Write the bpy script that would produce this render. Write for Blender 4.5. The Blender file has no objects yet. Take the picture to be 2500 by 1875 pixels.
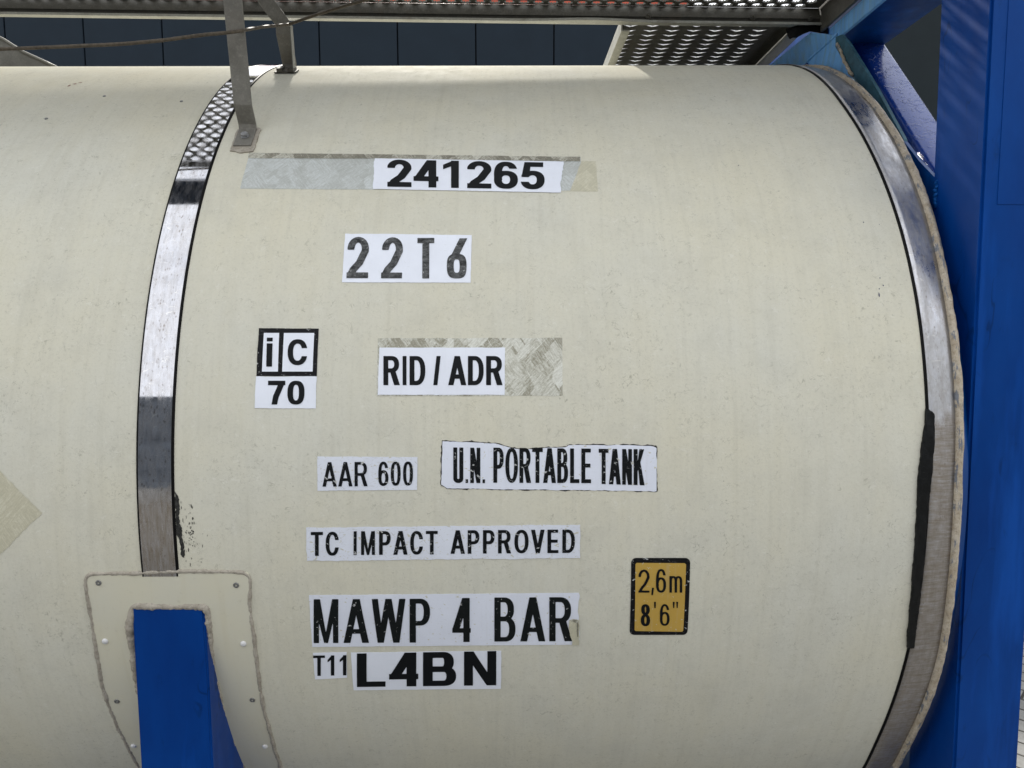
import bpy, bmesh, math, random
import numpy as np
from mathutils import Vector, Matrix

scene = bpy.context.scene
C = scene.collection
rad = math.radians
random.seed(7)
rng = np.random.default_rng(7)

# ---------------------------------------------------------------- camera
ZA = 1.35      # height of the tank axis
R = 1.2        # radius of the tank jacket
_p, _y, _r = 0.0992, 0.0037, -0.003
fw = Vector((math.sin(_y)*math.cos(_p), math.cos(_y)*math.cos(_p), -math.sin(_p)))
rt = Vector((math.cos(_y), -math.sin(_y), 0)); up = rt.cross(fw)
rt, up = rt*math.cos(_r)+up*math.sin(_r), -rt*math.sin(_r)+up*math.cos(_r)
cd = bpy.data.cameras.new('camera'); cam = bpy.data.objects.new('camera', cd); C.objects.link(cam)
cam.matrix_world = Matrix(((rt.x, up.x, -fw.x, 0), (rt.y, up.y, -fw.y, -2.5565), (rt.z, up.z, -fw.z, ZA+.4086), (0, 0, 0, 1)))
cd.sensor_width = 36; cd.lens = 36*1728.03/2500; cd.clip_start = .02; cd.clip_end = 500
scene.camera = cam

# ---------------------------------------------------------------- sky, sun, exposure
SUN_EL, SUN_AZ = 41.0, -8.0          # azimuth from +Y, negative towards -X
w = bpy.data.worlds.new('World'); scene.world = w; w.use_nodes = True
nt = w.node_tree; nt.nodes.clear()
def wn(t, **k):
    n = nt.nodes.new(t)
    for a, b in k.items(): setattr(n, a, b)
    return n
sky = wn('ShaderNodeTexSky', sky_type='NISHITA', sun_disc=False, sun_elevation=rad(SUN_EL), sun_rotation=rad(SUN_AZ), dust_density=2.0, air_density=1.0)
tc = wn('ShaderNodeTexCoord'); mp = wn('ShaderNodeMapping'); mp.inputs['Scale'].default_value = (1, 1, 2.2)
no = wn('ShaderNodeTexNoise'); no.inputs['Scale'].default_value = 1.7; no.inputs['Detail'].default_value = 6; no.inputs['Distortion'].default_value = .4
cr = wn('ShaderNodeValToRGB'); cr.color_ramp.elements[0].position = .30; cr.color_ramp.elements[0].color = (.55, .55, .55, 1); cr.color_ramp.elements[1].position = .52
mx = wn('ShaderNodeMix', data_type='RGBA'); mx.inputs[7].default_value = (9.4, 9.6, 10.0, 1)
bg = wn('ShaderNodeBackground'); bg.inputs['Strength'].default_value = .15
out = wn('ShaderNodeOutputWorld')
L = nt.links.new
L(tc.outputs['Generated'], mp.inputs['Vector']); L(mp.outputs[0], no.inputs['Vector']); L(no.outputs['Fac'], cr.inputs[0])
L(cr.outputs[0], mx.inputs[0]); L(sky.outputs[0], mx.inputs[6]); L(mx.outputs[2], bg.inputs[0]); L(bg.outputs[0], out.inputs[0])
sd = bpy.data.lights.new('sun', 'SUN'); sd.energy = 5.0; sd.angle = rad(1.4); sd.color = (1, .955, .88)
sun = bpy.data.objects.new('sun', sd); C.objects.link(sun)
sdir = Vector((math.sin(rad(SUN_AZ))*math.cos(rad(SUN_EL)), math.cos(rad(SUN_AZ))*math.cos(rad(SUN_EL)), math.sin(rad(SUN_EL))))
sun.rotation_euler = sdir.to_track_quat('Z', 'Y').to_euler(); sun.location = (0, 5, 8)
vs = scene.view_settings
vs.view_transform = 'Standard'; vs.look = 'None'; vs.exposure = 0.20; vs.gamma = 1; vs.use_curve_mapping = False
scene.cycles.max_bounces = 8

# ---------------------------------------------------------------- materials
class Mat:
    def __init__(s, name):
        s.m = bpy.data.materials.new(name); s.m.use_nodes = True
        s.t = s.m.node_tree; s.b = s.t.nodes['Principled BSDF']
        s.tc = s.t.nodes.new('ShaderNodeTexCoord')
    def n(s, t, **k):
        n = s.t.nodes.new(t)
        for a, b in k.items(): setattr(n, a, b)
        return n
    def l(s, a, b): s.t.links.new(a, b)
    def co(s, uv, scale=(1, 1, 1), rot=(0, 0, 0), loc=(0, 0, 0)):
        m = s.n('ShaderNodeMapping'); m.inputs['Scale'].default_value = scale; m.inputs['Rotation'].default_value = rot; m.inputs['Location'].default_value = loc
        s.l(s.tc.outputs['UV' if uv else 'Object'], m.inputs[0]); return m.outputs[0]
    def co2(s, uv, rot, scale, loc=(0, 0, 0)):      # turned first, stretched after
        m = s.n('ShaderNodeMapping'); m.inputs['Scale'].default_value = scale; m.inputs['Location'].default_value = loc
        s.l(s.co(uv, rot=(0, 0, rot)), m.inputs[0]); return m.outputs[0]
    def noise(s, vec, sc, det=4, rough=.55, dist=0):
        n = s.n('ShaderNodeTexNoise'); n.inputs['Scale'].default_value = sc; n.inputs['Detail'].default_value = det
        n.inputs['Roughness'].default_value = rough; n.inputs['Distortion'].default_value = dist
        s.l(vec, n.inputs['Vector']); return n.outputs['Fac']
    def vor(s, vec, sc, out='Distance', feat='F1', dist='EUCLIDEAN', rnd=1):
        n = s.n('ShaderNodeTexVoronoi', feature=feat, distance=dist); n.inputs['Scale'].default_value = sc; n.inputs['Randomness'].default_value = rnd
        s.l(vec, n.inputs['Vector']); return n.outputs[out]
    def ramp(s, fac, a, b, lo=0., hi=1.):
        n = s.n('ShaderNodeMapRange', clamp=True)
        for i, v in zip((1, 2, 3, 4), (a, b, lo, hi)): n.inputs[i].default_value = v
        s.l(fac, n.inputs[0]); return n.outputs[0]
    def math(s, op, a, b=None, c=None):
        n = s.n('ShaderNodeMath', operation=op)
        for i, v in enumerate((a, b, c)):
            if v is None: continue
            if isinstance(v, (int, float)): n.inputs[i].default_value = v
            else: s.l(v, n.inputs[i])
        return n.outputs[0]
    def mix(s, fac, a, b, blend='MIX'):
        n = s.n('ShaderNodeMix', data_type='RGBA', blend_type=blend)
        for i, v in ((0, fac), (6, a), (7, b)):
            if isinstance(v, (int, float)): n.inputs[i].default_value = v
            elif isinstance(v, tuple): n.inputs[i].default_value = (*v, 1)
            else: s.l(v, n.inputs[i])
        return n.outputs[2]
    def line(s, fac, wdt):       # thin contour lines of a noise
        return s.ramp(s.math('ABSOLUTE', s.math('SUBTRACT', fac, .5)), wdt, wdt*.35)
    def set(s, **k):
        for a, v in k.items():
            i = s.b.inputs[a.replace('_', ' ')]
            if isinstance(v, (int, float)): i.default_value = v
            elif isinstance(v, tuple): i.default_value = (*v, 1)
            else: s.l(v, i)
        return s
    def bump(s, h, st, dist=.001):
        n = s.n('ShaderNodeBump'); n.inputs['Strength'].default_value = st; n.inputs['Distance'].default_value = dist
        s.l(h, n.inputs['Height'])
        s.l(n.outputs[0], s.b.inputs['Normal']); return s

def m_jacket():
    m = Mat('cream_fibreglass'); u = m.co(True)
    c = m.mix(m.ramp(m.noise(u, 2.2, 5, .6), .35, .65), (.640, .612, .490), (.625, .615, .530))
    st = m.noise(m.co(True, (16, 1.2, 1)), 1.6, 5, .6)
    c = m.mix(m.ramp(st, .45, .8, 0, .22), c, (.57, .53, .39))
    st2 = m.noise(m.co(True, (60, 2.5, 1), loc=(3, 1, 0)), 1.2, 4, .6)
    c = m.mix(m.ramp(st2, .5, .8, 0, .22), c, (.42, .405, .33))
    # blotchy grime
    c = m.mix(m.ramp(m.noise(u, 9, 8, .7), .48, .8, 0, .35), c, (.43, .41, .33))
    c = m.mix(m.ramp(m.noise(u, 160, 3, .7), .5, .85, 0, .3), c, (.36, .35, .28))
    # curly fibres in the laminate
    for k, (sc, wd, loc, am) in enumerate(((46, .022, (0, 0, 0), .42), (75, .032, (5, 2, 0), .36), (110, .04, (1, 7, 0), .3))):
        f = m.line(m.noise(m.co(True, loc=loc), sc, 1.0, .5, 1.6), wd)
        mask = m.ramp(m.noise(m.co(True, loc=(k*3+1, 4, 0)), sc*.8, 2, .6), .54, .62)
        big = m.ramp(m.noise(m.co(True, loc=(k*5+1, 9, 0)), 6, 4, .65), .42, .66, .12, 1.3)
        c = m.mix(m.math('MULTIPLY', m.math('MULTIPLY', m.math('MULTIPLY', f, mask), am), big), c, (.24, .23, .17))
    # pale scratches
    f = m.line(m.noise(m.co(True, (1, 1.6, 1), rot=(0, 0, .5)), 60, 1, .5, 1.2), .03)
    mask = m.ramp(m.noise(m.co(True, loc=(9, 4, 0)), 40, 3), .54, .62)
    c = m.mix(m.math('MULTIPLY', m.math('MULTIPLY', f, mask), .32), c, (.74, .73, .66))
    # specks
    v = m.vor(u, 34); sp = m.ramp(v, .055, .03)
    mk = m.ramp(m.noise(m.co(True, loc=(2, 9, 0)), 25, 2), .58, .62)
    c = m.mix(m.math('MULTIPLY', m.math('MULTIPLY', sp, mk), .5), c, (.14, .13, .10))
    v = m.vor(m.co(True, loc=(4, 4, 0)), 95); sp = m.ramp(v, .10, .05)
    mk = m.ramp(m.noise(m.co(True, loc=(7, 9, 0)), 60, 2), .6, .64)
    c = m.mix(m.math('MULTIPLY', m.math('MULTIPLY', sp, mk), .5), c, (.2, .18, .13))
    m.set(Base_Color=c, Roughness=m.ramp(m.noise(u, 30, 4), .3, .7, .70, .85), Specular_IOR_Level=.012)
    h = m.math('ADD', m.math('MULTIPLY', m.noise(u, 5, 3), 3.0), m.noise(u, 260, 3))
    return m.bump(h, .25, .0012).m

def m_cover():
    m = Mat('yellowed_cover_sheet'); u = m.co(True)
    c = m.mix(m.ramp(m.noise(u, 7, 5, .6), .35, .65), (.63, .60, .465), (.61, .59, .48))
    c = m.mix(m.ramp(m.noise(m.co(True, (30, 2, 1)), 1.5, 5, .6), .5, .8, 0, .5), c, (.56, .51, .35))
    c = m.mix(m.ramp(m.noise(u, 60, 6, .75), .58, .85, 0, .5), c, (.36, .33, .25))
    m.set(Base_Color=c, Roughness=.42, Specular_IOR_Level=.4)
    return m.bump(m.noise(u, 14, 3), .2, .001).m

def m_steel(name, dirt, dull, bmp=.05, haze=0., film_s=.02, streak=(1, 9, 1), rng_=.10):
    m = Mat(name); u = m.co(True)
    c = (.54, .545, .575)
    c = m.mix(m.ramp(m.noise(m.co(True, (7, 1, 1)), 20, 7, .8), .46, .66, 0, .6), c, (.32, .32, .33))
    c = m.mix(m.math('MULTIPLY', m.ramp(m.vor(m.co(True, (1.3, .7, 1)), 130), .38, .10, 0, .95), m.ramp(m.noise(m.co(True, loc=(5, 5, 0)), 30, 6, .85), .47, .58)), c, (.20, .18, .17))
    grime = m.math('MULTIPLY', m.ramp(m.noise(m.co(True, (3, 1, 1)), 22, 8, .75), .40, .70), dirt)
    c = m.mix(grime, c, (.27, .22, .16))
    sc = m.line(m.noise(m.co(True, (1, 2.5, 1), rot=(0, 0, .3)), 26, 1, .5, .8), .006)
    c = m.mix(m.math('MULTIPLY', sc, .35), c, (.85, .83, .76))
    ro = m.math('ADD', m.ramp(m.noise(m.co(True, (14, 1, 1)), 22, 6, .7), .35, .75, dull, dull+rng_), m.math('MULTIPLY', grime, .28))
    if haze:
        hz = m.ramp(m.noise(m.co(True, (1.5, 1, 1), loc=(1, 4, 0)), 4.5, 6, .7), .36, .60, 0, haze)
        ro = m.math('ADD', ro, m.math('MULTIPLY', hz, .38)); c = m.mix(m.math('MULTIPLY', hz, .45), c, (.42, .42, .41))
    sp = m.n('ShaderNodeSeparateXYZ'); m.l(u, sp.inputs[0])        # brown film on the lower part, with its own ragged upper limit
    edge = m.math('ADD', sp.outputs[1], m.math('MULTIPLY', m.math('SUBTRACT', m.noise(m.co(True, (2, 1, 1)), 9, 5, .7), .5), .12))
    film = m.ramp(edge, film_s+.01, film_s-.025)
    wr = m.noise(m.co(True, streak), 22, 6, .75)
    c = m.mix(m.math('MULTIPLY', film, m.ramp(wr, .35, .65, .35, .95)), c, (.24, .20, .15)); grime = m.math('MAXIMUM', grime, m.math('MULTIPLY', film, .8))
    ro = m.math('ADD', ro, m.math('MULTIPLY', film, .22))
    m.set(Base_Color=c, Metallic=m.math('SUBTRACT', 1.0, m.math('MULTIPLY', grime, .35)), Roughness=ro)
    h = m.math('ADD', m.noise(u, 7, 2), m.math('MULTIPLY', m.noise(m.co(True, (12, 1, 1)), 30, 4), .05))
    return m.bump(h, bmp, .002).m

def m_flat(name, col, rough=.5, spec=.4, var=.12, sc=40, met=0, bump=.15, uv=False, detail=6):
    m = Mat(name); o = m.co(uv)
    d = tuple(max(0, x*(1-var*2)) for x in col); b = tuple(x*(1+var) for x in col)
    c = m.mix(m.ramp(m.noise(o, sc, detail, .65), .3, .7), d, b)
    m.set(Base_Color=c, Roughness=rough, Specular_IOR_Level=spec, Metallic=met)
    return m.bump(m.noise(o, sc*1.5, 4), bump, .0015).m

def m_galv(name, lo, hi, met=.35, rough=.55):
    m = Mat(name); o = m.co(False)
    c = m.mix(m.ramp(m.noise(o, 30, 8, .75), .3, .7), lo, hi)
    c = m.mix(m.ramp(m.vor(o, 320), .25, .05, 0, .5), c, tuple(x*.35 for x in lo))
    c = m.mix(m.ramp(m.noise(m.co(False, loc=(3, 3, 3)), 130, 5, .8), .52, .72, 0, .55), c, tuple(min(1, x*1.5) for x in hi))
    c = m.mix(m.ramp(m.noise(m.co(False, loc=(8, 1, 3)), 9, 6, .7), .55, .75, 0, .5), c, (.11, .085, .055))
    m.set(Base_Color=c, Metallic=met, Roughness=m.ramp(m.noise(o, 60, 4), .3, .7, rough-.1, rough+.12))
    return m.bump(m.noise(o, 240, 5, .7), .5, .0012).m

def m_blue(name, col, col2, rough=.28, bsc=3, bst=.25, bd=.004, coat=.0, spec=.2):
    m = Mat(name); o = m.co(False)
    c = m.mix(m.ramp(m.noise(m.co(False, (1, 1, .35)), 7, 6, .6), .35, .7), col, col2)
    c = m.mix(m.ramp(m.noise(m.co(False, (1, 1, .3), loc=(2, 5, 1)), 16, 8, .75), .6, .72, 0, .55), c, tuple(x*.4 for x in col))
    c = m.mix(m.ramp(m.noise(m.co(False, (2.2, 2.2, .25), loc=(6, 2, 3)), 5, 5, .6), .52, .68, 0, .6), c, tuple(min(1, x*1.7+.004) for x in col2))
    c = m.mix(m.ramp(m.noise(m.co(False, (1, 1, 1), loc=(9, 2, 3)), 70, 6, .85), .66, .70, 0, .6), c, (.03, .10, .28))
    sc = m.line(m.noise(m.co(False, (1, 1, .4)), 14, 1.5, .5, .8), .014)
    mk = m.ramp(m.noise(m.co(False, loc=(1, 1, 9)), 6, 3), .55, .62)
    c = m.mix(m.math('MULTIPLY', m.math('MULTIPLY', sc, mk), .5), c, tuple(x*.3 for x in col))
    m.set(Base_Color=c, Roughness=m.ramp(m.noise(o, 12, 6), .3, .7, rough, rough+.15), Specular_IOR_Level=spec, Specular_Tint=(.12, .42, 1.0))
    h = m.math('ADD', m.noise(o, bsc, 3), m.math('MULTIPLY', m.noise(o, 80, 4), .05))
    return m.bump(h, bst, bd).m

def m_oldblue():
    m = Mat('faded_light_blue_paint'); o = m.co(False)
    c = m.mix(m.ramp(m.noise(m.co(False, (3, 3, .6)), 14, 6, .65), .35, .7), (.13, .36, .72), (.19, .48, .86))
    c = m.mix(m.ramp(m.noise(m.co(False, (30, 30, 2)), 2.5, 5, .6), .5, .75, 0, .6), c, (.20, .30, .30))
    c = m.mix(m.ramp(m.noise(o, 90, 6, .75), .62, .75, 0, .6), c, (.16, .11, .07))
    m.set(Base_Color=c, Roughness=.5)
    return m.bump(m.noise(o, 60, 5), .3, .002).m

def m_wavyblue():
    m = Mat('runny_blue_gloss_paint'); o = m.co(False)
    m.set(Base_Color=(.008, .035, .21), Roughness=.22, Specular_IOR_Level=.5, Specular_Tint=(.35, .5, 1.0), Coat_Weight=.12, Coat_Roughness=.08)
    h = m.math('ADD', m.math('MULTIPLY', m.noise(m.co(False, (1, 1, 1)), 16, 2, .4, .4), .25),
               m.math('MULTIPLY', m.ramp(m.noise(m.co(False, (1, .5, 1.6), rot=(.7, 0, 0)), 22, 5, .6, 1.0), .56, .62), .4))
    h = m.math('ADD', h, m.math('MULTIPLY', m.ramp(m.noise(o, 120, 3, .6), .6, .7), .3))
    return m.bump(h, .8, .003).m

def m_sealant(name, a, b, blue=0):
    m = Mat(name); o = m.co(False)
    c = m.mix(m.ramp(m.noise(o, 55, 8, .75), .35, .65), a, b)
    c = m.mix(m.ramp(m.noise(o, 170, 5, .8), .52, .7, 0, .7), c, tuple(x*.3 for x in a))
    if blue:
        c = m.mix(m.math('MULTIPLY', m.ramp(m.noise(m.co(False, (60, 9, 9)), 2.2, 5, .7), .56, .60), blue), c, (.015, .075, .17))
    m.set(Base_Color=c, Roughness=.6, Specular_IOR_Level=.35)
    return m.bump(m.noise(o, 130, 6, .7), .9, .003).m

def scratches(m, sx, sy, rot, loc, lo, hi):
    """short scratches: a strongly stretched noise kept only at its peaks"""
    return m.ramp(m.noise(m.co2(True, rot, (sx, sy, 1), loc), 1, 3, .55), lo, hi)
def m_sticker(name, col, wear=0., yellow=0., dirty=.25):
    m = Mat(name); u = m.co(True)
    c = m.mix(m.ramp(m.noise(u, 12, 5, .6), .35, .7), col, tuple(x*.93 for x in col))
    c = m.mix(m.ramp(m.noise(m.co(True, (50, 3, 1)), 2, 5, .7), .55, .8, 0, dirty), c, (.45, .45, .43))
    c = m.mix(m.ramp(m.noise(u, 300, 4, .7), .6, .78, 0, dirty), c, (.3, .3, .28))
    for k, rot in enumerate((.15, -.5, .9)):
        f = scratches(m, 45, 600, rot, (k*7, k, 0), .70-wear*.05, .74-wear*.05)
        c = m.mix(m.math('MULTIPLY', f, .35+wear*.45), c, (.40, .39, .33))
    if wear:
        k = m.ramp(m.noise(m.co(True, (3.2, 4.4, 1), rot=(0, 0, .35), loc=(4, 1, 0)), 30, 3, .6, .4), .66-wear*.03, .67-wear*.03)
        c = m.mix(m.math('MULTIPLY', k, .85), c, (.53, .51, .40))
    m.set(Base_Color=c, Roughness=.38, Specular_IOR_Level=.3)
    return m.bump(m.noise(m.co(True, (1, 6, 1)), 30, 4), .25, .0012).m

def m_ink(name, col, fade, chip, fadecol=(.16, .165, .165), chipcol=(.50, .51, .50)):
    m = Mat(name); u = m.co(True)
    a = m.ramp(m.noise(m.co(True, (1, 1.5, 1)), 60, 10, .85), .60-fade*.20, .80-fade*.12, 0, min(1, .2+fade))
    c = m.mix(a, col, fadecol)
    if chip:
        for k, rot in enumerate((.12, -.45, .8)):
            f = scratches(m, 45, 600, rot, (k*7, k, 0), .73-chip*.07, .76-chip*.07)
            c = m.mix(m.math('MULTIPLY', f, .75), c, chipcol)
        k = m.ramp(m.noise(m.co(True, (3.2, 4.4, 1), rot=(0, 0, .35), loc=(4, 1, 0)), 30, 3, .6, .4), .675-chip*.06, .682-chip*.06)
        c = m.mix(m.math('MULTIPLY', k, .85), c, chipcol)
    m.set(Base_Color=c, Roughness=.5, Specular_IOR_Level=.14)
    return m.m

def m_residue(name, base, dark, light, contrast):
    m = Mat(name); u = m.co(True)
    def cellc(sc, rot, loc):
        v = m.vor(m.co(True, (1, .8, 1), rot=(0, 0, rot), loc=loc), sc, 'Color', dist='CHEBYCHEV'); bw = m.n('ShaderNodeRGBToBW'); m.l(v, bw.inputs[0]); return bw.outputs[0]
    pick = m.ramp(cellc(26, .55, (0, 0, 0)), .48, .52)
    s1 = m.noise(m.co2(True, .75, (300, 36, 1)), 1, 8, .8)
    s2 = m.noise(m.co2(True, -.6, (300, 36, 1), (3, 3, 0)), 1, 8, .8)
    sm = m.n('ShaderNodeMix'); m.l(pick, sm.inputs[0]); m.l(s1, sm.inputs[2]); m.l(s2, sm.inputs[3])
    s = sm.outputs[0]
    s = m.math('ADD', s, m.math('MULTIPLY', m.math('SUBTRACT', cellc(34, -.7, (2, 5, 0)), .5), .30*contrast))
    s = m.math('ADD', s, m.math('MULTIPLY', m.math('SUBTRACT', m.noise(u, 260, 6, .85), .5), .5))
    c = m.mix(m.ramp(s, .36, .52), dark, base); c = m.mix(m.ramp(s, .50, .68), c, light)
    for k, rot in enumerate((-.8, .5, 1.1)):
        f = scratches(m, 22, 500, rot, (k*7, k, 0), .64, .69)
        c = m.mix(m.math('MULTIPLY', f, .8*contrast), c, light)
    m.set(Base_Color=c, Roughness=.5, Specular_IOR_Level=.35)
    return m.bump(m.noise(u, 120, 4), .3, .001).m

def m_pavers():
    m = Mat('grey_block_paving'); o = m.co(False, rot=(0, 0, .78))
    b = m.n('ShaderNodeTexBrick'); m.l(o, b.inputs['Vector'])
    b.inputs['Scale'].default_value = 1; b.inputs['Brick Width'].default_value = .2; b.inputs['Row Height'].default_value = .1
    b.inputs['Mortar Size'].default_value = .006; b.inputs['Mortar Smooth'].default_value = .3
    b.inputs['Color1'].default_value = (.21, .21, .20, 1); b.inputs['Color2'].default_value = (.28, .275, .265, 1); b.inputs['Mortar'].default_value = (.03, .028, .025, 1)
    c = m.mix(m.ramp(m.noise(m.co(False), 25, 8, .8), .35, .7, 0, .6), b.outputs['Color'], (.10, .098, .09))
    m.set(Base_Color=c, Roughness=.85, Specular_IOR_Level=.25)
    h = m.math('SUBTRACT', m.math('MULTIPLY', m.noise(m.co(False), 120, 5), .15), b.outputs['Fac'])
    return m.bump(h, .8, .008).m

M = dict(
    jacket=m_jacket(), cover=m_cover(),
    band=m_steel('polished_steel', .34, .018, .006, film_s=.06, streak=(9, 1, 1), rng_=.03), endband=m_steel('smeared_steel', .6, .16, .06, .9, .20),
    rubber=m_flat('black_joint_sealer', (.003, .003, .003), .5, .12, .2, 90),
    tape=m_flat('black_bitumen_tape', (.005, .0055, .0055), .42, .2, .3, 60, bump=.6),
    galv=m_galv('weathered_galvanised_steel', (.07, .066, .054), (.13, .125, .105)),
    galv_web=m_galv('grimy_galvanised_steel', (.042, .041, .034), (.075, .073, .062)),
    galv_pale=m_galv('pale_galvanised_steel', (.30, .30, .26), (.42, .42, .38), .2, .5),
    grate=m_galv('perforated_galvanised_steel', (.085, .082, .068), (.15, .147, .128), .4, .45),
    tooth=m_galv('bright_cut_edge_steel', (.74, .75, .75), (.86, .87, .88), .5, .35),
    strap=m_galv('speckled_strap_steel', (.15, .142, .12), (.24, .23, .20), .25, .55),
    blue=m_blue('deep_blue_paint', (.0005, .032, .155), (.001, .052, .22), .34, spec=.6),
    blue_face=m_blue('bright_blue_paint', (.0003, .026, .165), (.0008, .044, .235), .36, spec=.5),
    blue_wavy=m_wavyblue(), rail_blue=m_flat('dulled_navy_paint', (.018, .032, .062), .5, .3, .3, 12), teal=m_flat('shaded_light_blue_paint', (.045, .13, .18), .5, .35, .25, 22), oldblue=m_oldblue(),  # teal: darker copy of the light blue paint, shade put into the colour
    sealant=m_sealant('grimy_sealant', (.30, .265, .21), (.47, .43, .36)),
    rim=m_sealant('brown_insulation_rim', (.36, .29, .20), (.56, .50, .40), .6),
    rope=m_flat('brown_wire_cable', (.105, .085, .06), .6, .3, .25, 120, bump=.5),
    white=m_sticker('white_vinyl', (.80, .83, .90), 0, dirty=.10), white_old=m_sticker('scuffed_white_vinyl', (.72, .75, .82), .9, dirty=.3),
    white_torn=m_sticker('torn_white_vinyl', (.74, .77, .85), .1, dirty=.22),
    yellow=m_sticker('amber_vinyl', (.50, .32, .065), .08, dirty=.3),
    ink=m_ink('black_vinyl_ink', (.005, .006, .007), .0, .0),
    ink_scr=m_ink('scratched_black_ink', (.005, .006, .007), .15, .5),
    ink_fade=m_ink('faded_black_ink', (.018, .019, .019), .85, .12, (.22, .225, .225)),
    ink_frame=m_ink('rubbed_black_ink', (.006, .006, .007), .30, .25, (.22, .22, .23)),
    ink_soft=m_ink('dusty_black_ink', (.006, .008, .008), .35, .1, (.035, .035, .037)),
    dirtline=m_flat('dirt_line', (.05, .045, .04), .7, .2, .4, 200, uv=True),
    residue=m_residue('silvery_glue_residue', (.47, .49, .46), (.39, .40, .37), (.60, .63, .62), .55),
    residue_dark=m_residue('scraped_dark_residue', (.27, .255, .20), (.17, .16, .12), (.60, .59, .50), .9),
    residue_streak=m_residue('scraped_streaky_residue', (.49, .48, .40), (.27, .255, .19), (.70, .70, .63), 1.0),
    residue_pale=m_residue('thin_glue_residue', (.52, .49, .36), (.46, .44, .33), (.62, .60, .48), .5),
    rivet_white=m_flat('white_plastic_cap', (.66, .66, .65), .3, .5, .04, 60), rivet_grey=m_flat('dull_rivet', (.22, .22, .21), .4, .4, .2, 200, met=.5),
    panel=m_flat('slate_cladding', (.0125, .0205, .030), .55, .1, .06, 3, bump=.05),
    joint=m_flat('dark_joint', (.002, .002, .003), .8, .1, .1, 3),
    annex=m_flat('charcoal_cladding', (.015, .021, .024), .6, .1, .06, 3),
    red=m_flat('red_orange_cladding', (.46, .085, .045), .5, .3, .1, 5),
    dark_far=m_flat('dark_wall_paint', (.055, .065, .08), .7, .2, .3, 1.2),
    paving=m_pavers(),
    smear=m_flat('black_smear', (.03, .03, .027), .5, .3, .8, 160, uv=True),
    redscuff=m_flat('red_brown_scuff', (.25, .09, .05), .5, .3, .3, 200), bluefleck=m_flat('blue_paint_fleck', (.01, .02, .09), .5, .3, .1, 60),
    bolt=m_galv('zinc_bolt', (.28, .28, .28), (.42, .43, .44), .6, .35),
)

# ---------------------------------------------------------------- helpers
def link(name, me, mat, parent=None, smooth=False):
    o = bpy.data.objects.new(name, me); C.objects.link(o)
    if not isinstance(mat, (list, tuple)): mat = [mat]
    for q in mat: me.materials.append(M[q])
    if smooth: me.polygons.foreach_set('use_smooth', [True]*len(me.polygons))
    if parent: o.parent = parent
    return o
def finish(name, bm, mat, parent=None, smooth=False, recalc=True):
    if recalc: bmesh.ops.recalc_face_normals(bm, faces=bm.faces)
    me = bpy.data.meshes.new(name); bm.to_mesh(me); bm.free()
    return link(name, me, mat, parent, smooth)
def tag(o, label=None, cat=None, group=None, kind=None):
    for k, v in (('label', label), ('category', cat), ('group', group), ('kind', kind)):
        if v: o[k] = v
    return o
def empty(name, loc=(0, 0, 0)):
    o = bpy.data.objects.new(name, None); C.objects.link(o); o.location = loc; return o
def cyl(x, s, d=0.):
    a = s/R; r = R+d
    return Vector((x, -r*math.cos(a), ZA+r*math.sin(a)))
def add_box(bm, x0, x1, y0, y1, z0, z1, bev=0, tilt=None):
    vs_ = [bm.verts.new((x, y, z)) for x in (x0, x1) for y in (y0, y1) for z in (z0, z1)]
    fs = [bm.faces.new([vs_[i] for i in q]) for q in ((0, 1, 3, 2), (4, 6, 7, 5), (0, 4, 5, 1), (2, 3, 7, 6), (0, 2, 6, 4), (1, 5, 7, 3))]
    if tilt:
        for v in vs_: v.co.z += tilt(v.co.x)
    if bev:
        es = list({e for f in fs for e in f.edges})
        bmesh.ops.bevel(bm, geom=es, offset=bev, segments=2, affect='EDGES')
    return vs_
def add_prism(bm, pts, off):          # 3-D polygon given a thickness along off
    a = [bm.verts.new(p) for p in pts]; b = [bm.verts.new(Vector(p)+Vector(off)) for p in pts]
    bm.faces.new(a); bm.faces.new(b[::-1])
    n = len(pts)
    for i in range(n): bm.faces.new((a[i], b[i], b[(i+1) % n], a[(i+1) % n]))
def add_tube(bm, pts, r, n=10, jitter=0., cap=True, rfun=None):
    pts = [Vector(p) for p in pts]; rings = []
    t = (pts[1]-pts[0]).normalized(); u = t.orthogonal().normalized()
    for i, p in enumerate(pts):
        q = (pts[min(i+1, len(pts)-1)]-pts[max(i-1, 0)]).normalized()
        u = (u-q*u.dot(q)).normalized(); v = q.cross(u)
        rr = (rfun(i) if rfun else r)
        ring = []
        for k in range(n):
            a = 2*math.pi*k/n; z = rr*(1+random.uniform(-jitter, jitter))
            ring.append(bm.verts.new(p+(u*math.cos(a)+v*math.sin(a))*z))
        rings.append(ring)
    for a, b in zip(rings, rings[1:]):
        for k in range(n): bm.faces.new((a[k], a[(k+1) % n], b[(k+1) % n], b[k]))
    if cap: bm.faces.new(rings[0][::-1]); bm.faces.new(rings[-1])
def strip_mesh(name, mat, parent, s0, s1, n, prof, x_of=None, smooth=True):
    """sweep a profile [(x, d)...] around the tank from arc s0 to s1; x_of(s) shifts it"""
    bm = bmesh.new(); uv = bm.loops.layers.uv.new('UVMap'); rows = []
    for i in range(n+1):
        s = s0+(s1-s0)*i/n; sh = x_of(s) if x_of else 0
        rows.append([(bm.verts.new(cyl(x+sh, s, d)), (x, s)) for x, d in prof])
    for a, b in zip(rows, rows[1:]):
        for k in range(len(prof)-1):
            q = (a[k], a[k+1], b[k+1], b[k]); f = bm.faces.new([v[0] for v in q])
            for lp, v in zip(f.loops, q): lp[uv].uv = v[1]
    return finish(name, bm, mat, parent, smooth, recalc=False)
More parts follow.
